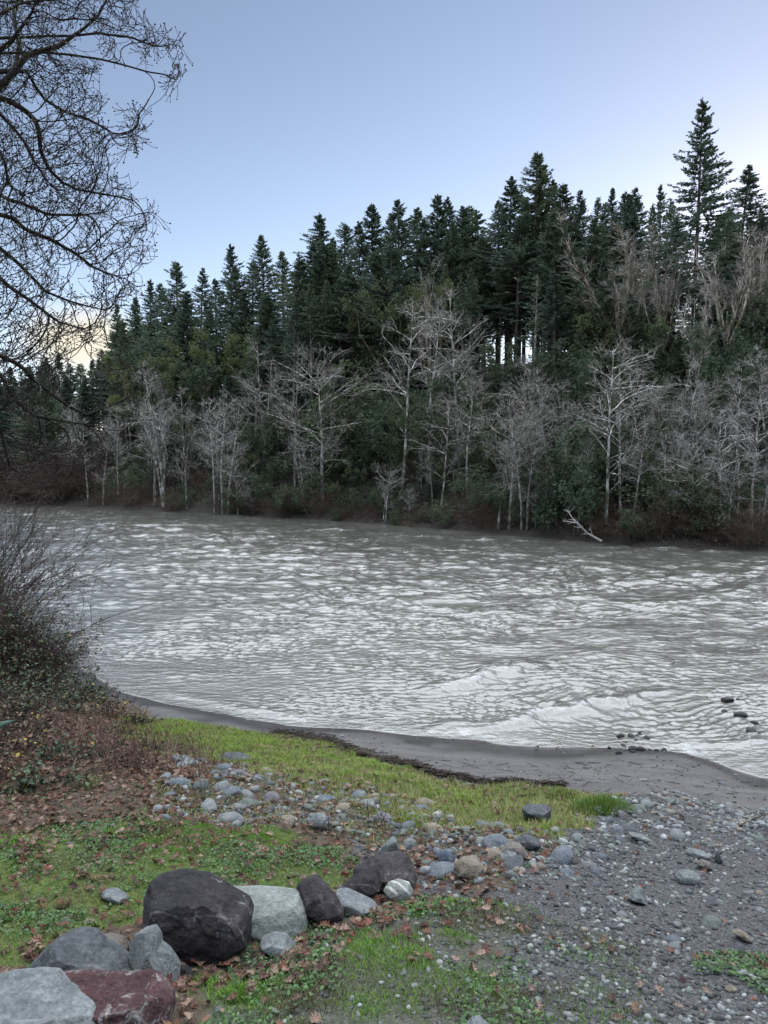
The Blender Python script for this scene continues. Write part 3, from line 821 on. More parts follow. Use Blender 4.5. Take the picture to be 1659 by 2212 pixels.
# gravel: thousands of pebbles, one object
def build_gravel():
    b = MB()
    def put(x, y, sz, pal, lod):
        n = len(x)
        z = gz(x, y)
        vs = [cobble_shape(900 + i, lod)[0] for i in range(6)]; f = ico(lod)[1]
        Q = rot_all(n, .3)
        pick = R.integers(0, 6, n)
        V = np.stack(vs)[pick] * sz[:, None, None]
        V = np.einsum('nij,nkj->nki', Q, V) + np.stack([x, y, z + sz * .06], 1)[:, None]
        k = V.shape[1]
        col = np.array(pal)[R.integers(0, len(pal), n)] * R.uniform(.7, 1.25, (n, 1))
        b.add(V.reshape(-1, 3), (f[None] + (np.arange(n) * k)[:, None, None]).reshape(-1, 3), np.repeat(col, k, axis=0))
    pal = [(.035, .036, .04), (.05, .052, .056), (.07, .075, .08), (.055, .06, .068), (.04, .042, .046), (.085, .09, .095), (.11, .115, .12), (.2, .2, .2), (.085, .08, .072), (.065, .075, .068)]
    # near gravel and the thin gravel under the sparse lawn
    n = 120000
    x, y = R.uniform(-1.8, 8, n), 2.6 + 9 * R.uniform(0, 1, n) ** 1.25
    m = masks(x, y)
    dens = np.where(m['grav'], .95, 0) + np.where(m['near'], np.clip((m['px'] - 450) / 900, .12, .8), 0) + np.where(m['cob'], .5, 0)
    dens *= .65 + .5 * noise2(x * 1.3, y * 1.3, 71)
    k = (R.uniform(0, 1, n) < dens) & (m['px'] > -60) & (m['px'] < 2600)
    x, y = x[k], y[k]
    sz = .008 + .03 * R.uniform(0, 1, len(x)) ** 3
    big = sz > .022
    put(x[~big], y[~big], sz[~big] * 1.15, pal, 1)
    put(x[big], y[big], sz[big] * 1.3, pal + [(.15, .165, .17), (.24, .25, .25), (.13, .145, .13)], 2)
    # stones sized between gravel and cobbles
    n = 9000
    x, y = R.uniform(-3.5, 8, n), R.uniform(2.7, 12, n)
    m = masks(x, y)
    band = inside(x, y, Z_G1, .25)
    k = (m['grav'] | m['cob'] | band) & (R.uniform(0, 1, n) < np.where(m['cob'] | band, 1.0, .12)) & (m['px'] < 2600)
    x, y = x[k], y[k]
    put(x, y, .03 + .05 * R.uniform(0, 1, len(x)) ** 2, [(.11, .125, .142), (.21, .22, .22), (.09, .098, .105), (.14, .155, .142), (.06, .064, .068), (.15, .128, .105), (.18, .19, .2)], 2)
    n = 2600
    x, y = R.uniform(Z_COB[:, 0].min(), 5.5, n), R.uniform(Z_COB[:, 1].min(), 11.3, n)
    k = inside(x, y, Z_COB, .12) | (inside(x, y, Z_G1, .1) & (R.uniform(0, 1, n) < .5))
    x, y = x[k], y[k]
    put(x, y, .05 + .075 * R.uniform(0, 1, len(x)) ** 1.5, [(.095, .108, .122), (.15, .16, .17), (.08, .088, .092), (.12, .132, .125), (.06, .065, .07), (.16, .14, .12), (.24, .25, .26)], 2)
    # grit and drift crumbs on the sand, wet shingle at its far end
    n = 5200
    x, y = R.uniform(-1, 8, n), R.uniform(9.5, 14.5, n)
    m = masks(x, y)
    k = m['sand'] & (R.uniform(0, 1, n) < np.where(m['px'] > 1420, .95, .35) * (.4 + .8 * sstep(-.3, .5, noise2(x * .9, y * 2.2, 96))))
    x, y = x[k], y[k]
    put(x, y, .012 + .045 * R.uniform(0, 1, len(x)) ** 3, [(.04, .036, .033), (.06, .055, .05), (.09, .085, .08), (.2, .2, .2)], 1)
    tag(b.build('gravel', M['gravel']), 'loose grey gravel and pebbles of the river bar', 'gravel', None, 'stuff')
build_gravel()

# ------------------------------------------------------------------ grass and leaves
def blades(b, x, y, h, w, cols, lean=.5, spread=None):
    n = len(x)
    z = gz(x, y) - .004
    a = R.uniform(0, 2 * PI, n); d = np.stack([np.cos(a), np.sin(a), 0 * a], 1)
    side = np.stack([-np.sin(a), np.cos(a), 0 * a], 1) * (w / 2)[:, None]
    ln = (R.uniform(.1, 1, n) * lean * h)[:, None] * d
    p = np.stack([x, y, z], 1); u = np.array([0, 0, 1.0])
    midp = p + ln * .35 + u * (h * .6)[:, None]; top = p + ln + u * (h * R.uniform(.85, 1, n))[:, None]
    V = np.stack([p - side, p + side, midp - side * .75, midp + side * .75, top], 1)
    i = (np.arange(n) * 5)[:, None]
    c = np.repeat(cols, 5, axis=0)
    b.add(V.reshape(-1, 3), i + np.array([[0, 1, 3, 2]]), c)
    b.t.append(i + np.array([[2, 3, 4]]) + b.n - len(c))

def palette(n, cols, p=None, var=.25):
    c = np.array(cols)[R.choice(len(cols), n, p=p)]
    return c * R.uniform(1 - var, 1 + var, (n, 1))

G_BRIGHT = [(.13, .26, .028), (.09, .19, .026), (.19, .31, .04), (.06, .12, .024)]
G_YELL = [(.22, .245, .06), (.155, .20, .045), (.28, .26, .11), (.32, .275, .16), (.10, .14, .038)]
def build_grass():
    b = MB()
    n = 900000
    x, y = R.uniform(-5.2, 2.8, n), R.uniform(2.7, 8.2, n)
    m = masks(x, y)
    patch = fbm2(x * 1.7, y * 1.7, 81, 3)
    fade = np.clip((1560 - m['px']) / 800, .12, 1)
    dens = np.where(m['mid'], (.5 + .5 * sstep(-.45, .45, patch)), 0) + np.where(m['near'], fade * (.16 + .5 * sstep(-.2, .6, patch)), 0) + np.where(m['rg'], .35 * sstep(-.1, .4, patch), 0) + np.where(m['lit'] | ~(m['mid'] | m['near'] | m['far'] | m['grav'] | m['cob'] | m['sand']), .07, 0)
    k = (R.uniform(0, 1, n) < dens) & (m['px'] > -80)
    x, y = x[k], y[k]; mm = m['mid'][k]
    h = R.uniform(.009, .028, len(x)) * (.8 + .7 * sstep(.1, .8, patch[k]))
    dull = palette(len(x), [(.13, .12, .045), (.08, .095, .03), (.17, .14, .08), (.06, .06, .03)])
    pd = fbm2(x * 2.6 + 9, y * 2.6, 85, 3) + R.normal(0, .35, len(x))
    blades(b, x, y, h, R.uniform(.0028, .005, len(x)), np.where((pd > .25)[:, None], dull, palette(len(x), G_BRIGHT, [.4, .25, .2, .15])), .9)
    n = 420000
    x, y = R.uniform(-5.5, 4.6, n), R.uniform(6.3, 15.5, n)
    m = masks(x, y)
    patch = fbm2(x * 1.3, y * 1.3, 82, 3)
    tip = sstep(700, 1200, m['px'])
    lush = sstep(-.3, .5, patch)
    dens = np.where(m['far'], .38 + .6 * lush, 0) + np.where(m['cob'], .10, 0)
    k = R.uniform(0, 1, n) < dens
    x, y, lu = x[k], y[k], lush[k]
    h = R.uniform(.025, .08, len(x))
    c = palette(len(x), G_YELL, [.32, .27, .18, .1, .13])
    g = palette(len(x), [(.19, .295, .04), (.13, .22, .035), (.25, .32, .06)])
    edge = sstep(2.2, 1.2, near_s(x, y) * .5 + .2)[:, None]
    w = np.clip(-.05 + .6 * lu[:, None] + .35 * edge, 0, 1) > R.uniform(0, 1, (len(x), 1))
    blades(b, x, y, h, R.uniform(.005, .009, len(x)), np.where(w, g, c), 1.0)
    o = b.build('grass', M['grass'])
    tag(o, 'short patchy grass covering the river bank', 'grass', None, 'stuff')
    # low broad-leaved weeds and moss between the blades
    b = MB()
    n = 260000
    x, y = R.uniform(-5.2, 2.9, n), R.uniform(2.7, 8.2, n)
    m = masks(x, y)
    patch = fbm2(x * 1.9 + 7, y * 1.9, 83, 3)
    fade = np.clip((1560 - m['px']) / 800, .12, 1)
    dens = np.where(m['mid'], .1 + .6 * sstep(-.2, .5, patch), 0) + np.where(m['near'], .7 * fade * sstep(-.2, .5, patch), 0) + np.where(m['rg'], .8, 0) + np.where(m['lit'] | m['cob'], .06, 0)
    k = (R.uniform(0, 1, n) < dens) & (m['px'] > -80)
    x, y = x[k], y[k]; n = len(x)
    sz = R.uniform(.006, .017, n)
    Q = rot_all(n, .5)
    q = np.array([(-1, 0, 0), (0, -.62, .12), (1, 0, .25), (0, .62, .12)])
    V = np.einsum('nij,nkj->nki', Q, q[None] * sz[:, None, None]) + np.stack([x, y, gz(x, y) + R.uniform(.002, .028, n)], 1)[:, None]
    b.add(V.reshape(-1, 3), (np.arange(n) * 4)[:, None] + np.array([[0, 1, 2, 3]]), np.repeat(palette(n, [(.05, .115, .032), (.075, .155, .04), (.04, .085, .028), (.10, .15, .065)]), 4, axis=0))
    tag(b.build('weeds', M['grass']), 'low clover and weeds between the grass blades', 'weeds', None, 'stuff')
build_grass()

def tuft(px, py, n, h, rad, cols, label, wd=.006):
    p = hit1(px, py)
    b = MB()
    r = rad * np.sqrt(R.uniform(0, 1, n)); a = R.uniform(0, 2 * PI, n)
    x, y = p[0] + r * np.cos(a), p[1] + r * np.sin(a)
    z0 = gz(x, y)
    dx, dy = r * np.cos(a) / rad, r * np.sin(a) / rad
    hh = h * R.uniform(.55, 1, n) * (1 - .35 * (r / rad) ** 2)
    P = np.stack([np.stack([x + dx * hh * q * .6 + R.normal(0, .01, n) * q, y + dy * hh * q * .6 + R.normal(0, .01, n) * q, z0 - .01 + hh * (q - .12 * q * q)], 1) for q in (0, .5, 1)], 1)
    side = np.stack([-np.sin(a), np.cos(a), 0 * a], 1) * wd / 2
    V = np.stack([P[:, 0] - side, P[:, 0] + side, P[:, 1] - side * .8, P[:, 1] + side * .8, P[:, 2]], 1) - p
    i = (np.arange(n) * 5)[:, None]; c = np.repeat(palette(n, cols), 5, axis=0)
    b.add(V.reshape(-1, 3), i + np.array([[0, 1, 3, 2]]), c); b.t.append(i + np.array([[2, 3, 4]]))
    o = b.build('grass_tuft', M['grass']); o.location = Vector(p)
    tag(o, label, 'grass tuft')
tuft(525, 2150, 420, .075, .10, G_BRIGHT, 'thick bright green grass tuft beside the red boulder', .0045)
tuft(1300, 1745, 900, .17, .30, [(.09, .17, .03), (.13, .2, .04), (.07, .13, .03)], 'tall bushy grass tuft at the tip of the yellow grass', .009)
tuft(1215, 1718, 400, .13, .2, [(.14, .2, .04), (.18, .22, .06)], 'low pale tuft on the grass edge facing the sand', .008)
tuft(905, 1970, 260, .07, .09, G_BRIGHT, 'green grass tuft just below the white striped stone', .0045)
tuft(985, 2030, 300, .06, .13, G_BRIGHT, 'spreading grass tuft among brown leaves on the gravel edge', .0045)
tuft(870, 1945, 60, .06, .04, G_BRIGHT, 'few grass blades against the white striped stone', .004)
tuft(190, 1700, 60, .2, .13, [(.12, .17, .06), (.2, .2, .09)], 'strappy grass clump under the brambles', .010)
tuft(445, 1735, 26, .42, .05, [(.05, .08, .045), (.07, .10, .05)], 'thin dark rush stems rising from the cobbles', .006)
tuft(380, 1915, 90, .09, .09, G_BRIGHT, 'fresh green grass tuft behind the largest black boulder', .0045)
tuft(40, 1965, 50, .07, .08, [(.05, .1, .04), (.08, .14, .06)], 'low dock plant in the lawn by the picture edge', .02)

# fallen oak leaves
def leaf_shape(seed):
    rg = np.random.default_rng(seed)
    half = [(0, .0), (.10, .03), (.2, .2), (.27, .09), (.40, .36), (.47, .13), (.62, .42), (.68, .15), (.82, .28), (.86, .1), (1.0, .0)]
    up = np.array([(x, y * rg.uniform(.8, 1.15)) for x, y in half]); dn = np.array([(x, -y * rg.uniform(.8, 1.15)) for x, y in half])
    n = len(up)
    mid = up * np.array([1, 0])
    v2 = np.concatenate([up, mid, dn])
    cu, cl, tw = rg.uniform(.15, .7), rg.uniform(-.5, .6), rg.uniform(-.5, .5)
    z = cu * np.abs(v2[:, 1]) * .9 + cl * (v2[:, 0] - .5) ** 2 + tw * v2[:, 1] * (v2[:, 0] - .4) + rg.normal(0, .03, len(v2))
    v = np.stack([v2[:, 0] - .5, v2[:, 1], z - z.min() * .5], 1)
    f = []
    for i in range(n - 1):
        f += [(n + i, n + i + 1, i + 1, i), (i + 2 * n, i + 1 + 2 * n, n + i + 1, n + i)]
    return v, np.array(f)
LEAVES = [leaf_shape(i) for i in range(8)]
L_COL = [(.125, .072, .05), (.17, .108, .08), (.085, .047, .034), (.21, .145, .11), (.11, .052, .036), (.25, .17, .13), (.065, .037, .03), (.14, .058, .036)]

def leaf_spots(n):
    x, y = R.uniform(-6.5, 4.2, n), 2.7 + 11.5 * R.uniform(0, 1, n) ** 1.3
    m = masks(x, y)
    cl = fbm2(x * 1.6 + 3, y * 1.6, 91, 3)
    d = np.where(m['mid'], .26 + .6 * sstep(0, .6, cl), 0) + np.where(m['near'], .04 + .32 * sstep(.35, .75, cl), 0) + np.where(m['lit'], .95, 0) + np.where(m['cob'], .4, 0) + np.where(m['far'], .16, 0)
    d += np.where(~(m['mid'] | m['near'] | m['lit'] | m['cob'] | m['far'] | m['grav'] | m['sand'] | m['rg']), .4, 0)
    d += np.where(m['rg'], .3, 0) + np.where(m['grav'] & (m['px'] < 1700), .012 + .05 * sstep(.5, .8, cl), 0)
    for a, b_, r in ROCKS[:16]:
        d += .5 * np.exp(-(((x - a) ** 2 + (y - b_ + .15) ** 2) / (.32 ** 2))) * (y < 8)
    k = (R.uniform(0, 1, n) < d) & (m['px'] > -120) & (m['px'] < 1740) & ~m['sand']
    # none inside a boulder
    for a, b_, r in ROCKS[:16]:
        k &= (x - a) ** 2 + ((y - b_) * 1.3) ** 2 > (r * .55) ** 2
    return x[k], y[k], m

def build_leaves():
    x, y, _ = leaf_spots(42000)
    o_ = np.argsort(y); x, y = x[o_], y[o_]
    n = len(x)
    sz = R.uniform(.04, .085, n) * np.where(y > 8, 1.3, 1)
    col = palette(n, L_COL, None, .3)
    z = gz(x, y) + R.uniform(.004, .03, n)
    m = masks(x[:300], y[:300])
    hues = (('light tan', (.22, .15, .115)), ('rusty brown', (.135, .068, .042)), ('dark brown', (.075, .042, .032)))
    mats = [simple('leaf_' + h.replace(' ', '_'), tuple(.75 * q for q in c), tuple(1.25 * q for q in c), 30, .7, .3, .2) for h, c in hues]
    data = {}
    for i in range(300):
        hi, vi = int(R.integers(0, 3)), int(R.integers(0, 8))
        if (hi, vi) not in data:
            t = mk('fallen_leaf', LEAVES[vi][0], LEAVES[vi][1], mats[hi]); data[(hi, vi)] = t.data; bpy.data.objects.remove(t)
        o = bpy.data.objects.new('fallen_leaf', data[(hi, vi)]); COL.objects.link(o)
        o.location = (x[i], y[i], z[i]); o.rotation_euler = (R.normal(0, .3), R.normal(0, .3), R.uniform(0, 6.28)); o.scale = (sz[i],) * 3
        where = 'on the thin lawn over gravel' if m['near'][i] else ('in the bright lawn behind the boulders' if m['mid'][i] else ('on bare gravel' if m['grav'][i] else 'lodged around the row of boulders'))
        tag(o, f'{hues[hi][0]} curled oak leaf {where}', 'leaf', f'{hues[hi][0]} leaves {where}')
    x, y, z, sz, col = x[300:], y[300:], z[300:], sz[300:], col[300:]; n = len(x)
    pick = R.integers(0, 8, n)
    V = np.stack([l[0] for l in LEAVES])[pick] * sz[:, None, None]
    V = np.einsum('nij,nkj->nki', rot_all(n, .42), V) + np.stack([x, y, z], 1)[:, None]
    k = V.shape[1]; f = LEAVES[0][1]
    b = MB(); b.add(V.reshape(-1, 3), (f[None] + (np.arange(n) * k)[:, None, None]).reshape(-1, 4), np.repeat(col, k, axis=0))
    tag(b.build('leaf_litter', M['leaf'], None, False), 'brown fallen oak leaf litter on the bank', 'leaf litter', None, 'stuff')
build_leaves()

# drift line, log and twigs
def build_drift():
    b = MB()
    pts = hit([600, 660, 720, 780, 870, 960, 1080, 1205], [1582, 1594, 1606, 1632, 1652, 1678, 1693, 1700])
    n = 1700
    t = R.uniform(0, 1, n) ** .75 * (len(pts) - 1.001); k = t.astype(int)
    p = pts[k] + (pts[k + 1] - pts[k]) * (t - k)[:, None]
    spr = .35 + .9 * (noise2(t * 2.2, 0 * t, 95) + .6) ** 2
    x, y = p[:, 0] + R.normal(0, .09, n) * spr, p[:, 1] + R.normal(0, .055, n) * spr
    a = R.normal(.1, .9, n); L = .04 + .28 * R.uniform(0, 1, n) ** 2; z = gz(x, y) + R.uniform(.008, .07, n); e = R.normal(0, .02, n)
    P = np.stack([np.stack([x + np.cos(a) * L * q + R.normal(0, .01, n), y + np.sin(a) * L * q * .7 + R.normal(0, .01, n), z + e * q], 1) for q in (-.5, 0, .5)], 1)
    b.tubes(P, np.repeat(R.uniform(.003, .009, n)[:, None], 3, 1), 4)
    tag(b.build('drift_debris', M['drift']), 'dark line of drift twigs along the grass edge', 'drift line', None, 'stuff')
    p0, p1 = hit1(772, 1634), hit1(858, 1650)
    k = np.linspace(0, 1, 9)
    P = p0 + (p1 - p0) * k[:, None]; P[:, 2] += .05 + .012 * np.sin(k * 9); P[:, 1] += .02 * np.sin(k * 7)
    b = MB(); b.tubes(P[None], [.045 + .02 * k + .006 * np.sin(k * 20)], 10)
    e = P[-1] ; 
    for sgn in (0, -1):
        c = P[sgn]; n = b.n; ring = np.arange(10) + (80 if sgn == -1 else 0)
        b.v.append(c[None]); b.n += 1; b.t.append(np.stack([np.full(10, n), ring, np.roll(ring, -1)], 1))
    tag(b.build('drift_log', M['drift']), 'short dark waterlogged log at the edge of sand and grass', 'log')
    b = MB()
    n = 90
    p = hit(R.uniform(900, 1640, n), R.uniform(1640, 1720, n)); p = p[near_s(p[:, 0], p[:, 1]) > .2]; n = len(p)
    a = R.normal(0, .5, n); L = R.uniform(.05, .3, n)
    P = np.stack([p + np.stack([np.cos(a) * L * q, np.sin(a) * L * q, 0 * a + .012], 1) for q in (-.5, 0, .5)], 1)
    b.tubes(P, np.repeat(R.uniform(.002, .006, n)[:, None], 3, 1), 4)
    tag(b.build('twig_litter', M['drift']), 'scattered drift twigs on the bare sand', 'twigs', None, 'stuff')
    for pts, l, m in (([(1250, 1742), (1330, 1738), (1420, 1745)], 'long dark stick lying over stones at the sand edge', 'drift'), ([(1598, 1790), (1625, 1775), (1665, 1760)], 'forked dark branch on gravel at the picture edge', 'drift'),
                      ([(1590, 1795), (1585, 1765), (1595, 1740)], 'thin bleached twig standing in the gravel', 'snag'), ([(1148, 1800), (1160, 1760), (1184, 1725)], 'thin bleached grass stalk beside the green-grey block', 'snag')):
        P = np.array([hit1(*q) for q in pts]); P[:, 2] += .03
        if m == 'snag': P[1:, 2] += [.12, .25]; P[1:, :2] = P[:1, :2] + (P[1:, :2] - P[:1, :2]) * .3
        b = MB(); b.tubes(P[None], [[.012, .01, .005] if m == 'drift' else [.005, .004, .002]], 5)
        tag(b.build('stick', M[m]), l, 'stick')
build_drift()

# ------------------------------------------------------------------ trees: shared growers
def grow(P0, D0, L, n, rg, up=0.0, wander=.12, curl=None):
    """polylines: start points (N,3), directions (N,3), lengths (N) -> (N, n, 3); `up` bends the path upward (or down when negative)"""
    N = len(P0); d = D0 / (np.linalg.norm(D0, axis=1, keepdims=True) + 1e-9)
    P = [P0]; st = (np.asarray(L) / (n - 1))[:, None]
    upv = np.asarray(up, float) * np.ones(N)
    for i in range(n - 1):
        d = d + rg.normal(0, wander, (N, 3)); d[:, 2] += upv
        d = d / np.linalg.norm(d, axis=1, keepdims=True)
        P.append(P[-1] + d * st)
    return np.stack(P, 1)

def along(P, k, rg, t0=.2, t1=1.0, pw=1.0):
    """k points on each polyline: positions, tangents, parent index, parameter"""
    N, n, _ = P.shape
    t = t0 + (t1 - t0) * rg.uniform(0, 1, (N, k)) ** pw
    u = t * (n - 1) * .999; i = u.astype(int); f = (u - i)[..., None]
    r = np.arange(N)[:, None]
    a, b = P[r, i], P[r, i + 1]
    T = b - a; T = T / (np.linalg.norm(T, axis=2, keepdims=True) + 1e-9)
    return (a + (b - a) * f).reshape(-1, 3), T.reshape(-1, 3), np.repeat(np.arange(N), k), t.ravel()

def side(T, ang, rg, flat=0.0):
    """directions that leave the tangent at angle `ang`, any way round; `flat` presses them towards the horizontal"""
    n = len(T); v = rg.normal(size=(n, 3)); v[:, 2] *= 1 - flat
    v -= (v * T).sum(1, keepdims=True) * T
    v /= np.linalg.norm(v, axis=1, keepdims=True) + 1e-9
    a = np.asarray(ang)
    a = a[:, None] if a.ndim else a
    return T * np.cos(a) + v * np.sin(a)

def bare_tree(name, h, seed, spread=.3, start=.28, n1=34, lean=0.0, stems=1, fan=False, droop=.0, twig=1.0, mat='alder_bark', tmat='alder_twig', r0=None, bend=.03):
    rg = np.random.default_rng(seed)
    root = empty(name)
    tr, tw = MB(), MB()
    r0 = r0 or h * .0105
    K = 14
    tk = np.linspace(0, 1, K)
    trunks, radii = [], []
    for s in range(stems):
        az = rg.uniform(0, 2 * PI); ln = (lean if stems == 1 else lean + rg.uniform(.04, .16))
        hh = h * (1 if s == 0 else rg.uniform(.75, .97))
        d = np.array([[math.cos(az) * ln, math.sin(az) * ln * .6, 1]])
        b0 = np.array([[rg.normal(0, .25), rg.normal(0, .25), -.3]]) if stems > 1 else np.array([[0, 0, -.3]])
        trunks.append(grow(b0, d, [hh], K, rg, .02, bend)[0]); radii.append(r0 * (1 if s == 0 else .8) * (1 - .9 * tk ** .85) + .012)
    if fan:
        T0 = trunks[0]; i0 = int(K * .3)
        nb = 9
        base, T, _, _ = along(T0[None, i0 - 2:i0 + 3], nb, rg, 0, 1)
        up = grow(base, side(T, rg.uniform(.12, .5, nb), rg), h * rg.uniform(.5, .72, nb), K, rg, .05, .07)
        trunks[0] = np.concatenate([T0[:i0 + 3], np.repeat(T0[i0 + 2:i0 + 3], K - i0 - 3, 0) + np.linspace(.05, h * .15, K - i0 - 3)[:, None] * np.array([0, 0, 1])])
        for q in up:
            trunks.append(q); radii.append(r0 * .5 * (1 - .9 * tk) + .012)
    TP = np.stack(trunks); TR = np.stack(radii)
    tr.tubes(TP, TR, 7)
    src = TP[1:] if fan else TP
    k1 = max(3, n1 // len(src)) if len(src) > 1 else n1
    p, T, pi, t = along(src, k1, rg, .25 if fan else start, .985, .85)
    shape = (np.sin(np.clip((t - start) / (1 - start), 0, 1) * PI * .93 + .22) ** .8) if not fan else (1 - .6 * t)
    L1 = h * spread * (.25 + .75 * shape) * rg.uniform(.45, 1.15, len(p))
    ang = rg.uniform(.65, 1.35, len(p)) if not fan else rg.uniform(.25, .6, len(p))
    B1 = grow(p, side(T, ang, rg), L1, 8, rg, (.06 if fan else .035) - droop + rg.normal(0, .03, len(p)), .10)
    tt = np.linspace(0, 1, 8)
    tr.tubes(B1, (.013 + .0105 * L1[:, None]) * (1 - .8 * tt) + .005, 4)
    p, T, pi, t = along(B1, 6, rg, .2, 1, .8)
    L2 = L1[pi] * (.52 - .28 * t) * rg.uniform(.5, 1.2, len(p)) + .25
    B2 = grow(p, side(T, rg.uniform(.45, 1.0, len(p)), rg, .3), L2, 5, rg, .03 - droop * .7, .2)
    tr.tubes(B2, (.009 + .0065 * L2[:, None]) * (1 - .7 * np.linspace(0, 1, 5)) + .002, 3)
    p, T, pi, t = along(B2, int(4 * twig), rg, .2, 1)
    L3 = (.18 + .42 * L2[pi]) * rg.uniform(.5, 1.2, len(p))
    B3 = grow(p, side(T, rg.uniform(.4, .95, len(p)), rg, .2), L3, 3, rg, .06 - droop, .2)
    tw.tubes(B3, np.repeat(np.array([[.0075, .006, .0035]]), len(p), 0), 3)
    tr.build('trunk', M[mat], root); tw.build('crown', M[tmat], root)
    root['h'] = h
    return root

def fir(name, h, seed, cb=.35, rad=.16, dens=1.0, mat='fir', sparse=False, ragged=.2, asym=0.0, bark='fir_bark'):
    rg = np.random.default_rng(seed)
    root = empty(name)
    tr, fo = MB(), MB()
    K = 12; tk = np.linspace(0, 1, K)
    TP = grow(np.array([[0, 0, -.4]]), np.array([[rg.normal(0, .012), rg.normal(0, .012), 1]]), [h + .4], K, rg, 0, .006)
    tr.tubes(TP, [h * .0105 * (1 - .93 * tk) + .02], 7)
    zs = []
    z = cb * h
    while z < h * .985:
        zs.append(z); z += (.36 if not sparse else .7) * (1.15 - .75 * (z / h)) * h / 25
    ring = np.repeat(zs, 5 if not sparse else 4)
    n = len(ring)
    t = (ring - cb * h) / (h * (1 - cb))
    az = rg.uniform(0, 2 * PI, n)
    prof = np.clip(1 - t, 0, 1) ** .9 * np.clip(.6 + 1.5 * t, 0, 1)
    clump = 1 + ragged * 1.3 * noise2(t * 9 + seed, np.cos(az) * 1.3 + 5 * np.sin(az), seed)
    L = h * rad * prof * clump * rg.uniform(.62, 1.12, n) * (1 + asym * np.cos(az)) + .07
    keep = rg.uniform(0, 1, n) < .86
    ring, t, az, L = ring[keep], t[keep], az[keep], L[keep]; n = len(ring)
    axis = np.stack([np.interp(ring, TP[0, :, 2], TP[0, :, 0]), np.interp(ring, TP[0, :, 2], TP[0, :, 1]), ring + rg.normal(0, .12, n)], 1)
    el = -.28 + .75 * t ** 1.5 + rg.normal(0, .1, n)
    D = np.stack([np.cos(az) * np.cos(el), np.sin(az) * np.cos(el), np.sin(el)], 1)
    B = grow(axis, D, L, 6, rg, .05, .05)
    tr.tubes(B, (.012 + .006 * L[:, None]) * (1 - .8 * np.linspace(0, 1, 6)), 3)
    # dead twigs under the crown
    m = int(26 * cb * h / 10)
    if m:
        zz = rg.uniform(.3 * cb, cb, m) * h; a = rg.uniform(0, 2 * PI, m)
        DB = grow(np.stack([0 * zz, 0 * zz, zz], 1), np.stack([np.cos(a), np.sin(a), rg.normal(-.1, .25, m)], 1), rg.uniform(.5, 2.2, m), 4, rg, -.05, .12)
        tr.tubes(DB, np.repeat(np.array([[.018, .014, .01, .006]]), m, 0), 3)
    # needle sprays: flat tapering fans along each bough, hanging a little
    k = int((52 if not sparse else 14) * dens)
    p, T, pi, tb = along(B, k, rg, .12, 1.0, .75)
    ok = rg.uniform(0, 1, len(p)) < .92
    p, T, pi, tb = p[ok], T[ok], pi[ok], tb[ok]
    sd = np.where(rg.uniform(0, 1, len(p)) < .5, -1, 1)[:, None]
    h_ = np.cross(T, np.array([0, 0, 1.0])); h_ /= np.linalg.norm(h_, axis=1, keepdims=True) + 1e-9
    d = T * rg.uniform(.3, 1.0, (len(p), 1)) + sd * h_ * rg.uniform(.2, 1, (len(p), 1)); d[:, 2] += rg.normal(-.25, .28, len(p))
    d /= np.linalg.norm(d, axis=1, keepdims=True)
    ln = (.10 + .25 * np.sqrt(L[pi]) * (1 - .5 * tb)) * rg.uniform(.5, 1.15, len(p)) * (h / 25) ** .5
    wv = np.cross(d, rg.normal(size=(len(p), 3)) * .5 + np.array([0, 0, 1.0])); wv /= np.linalg.norm(wv, axis=1, keepdims=True) + 1e-9
    w_ = (ln * rg.uniform(.14, .25, len(p)))[:, None]
    ln = ln[:, None]
    V = np.stack([p, p + d * ln * .5 + wv * w_, p + d * ln, p + d * ln * .5 - wv * w_ + np.array([0, 0, -.04])], 1)
    fo.add(V.reshape(-1, 3), (np.arange(len(p)) * 4)[:, None] + np.array([[0, 1, 2, 3]]))
    tr.build('trunk', M[bark], root); fo.build('crown', M[mat], root, False)
    root['h'] = h
    return root

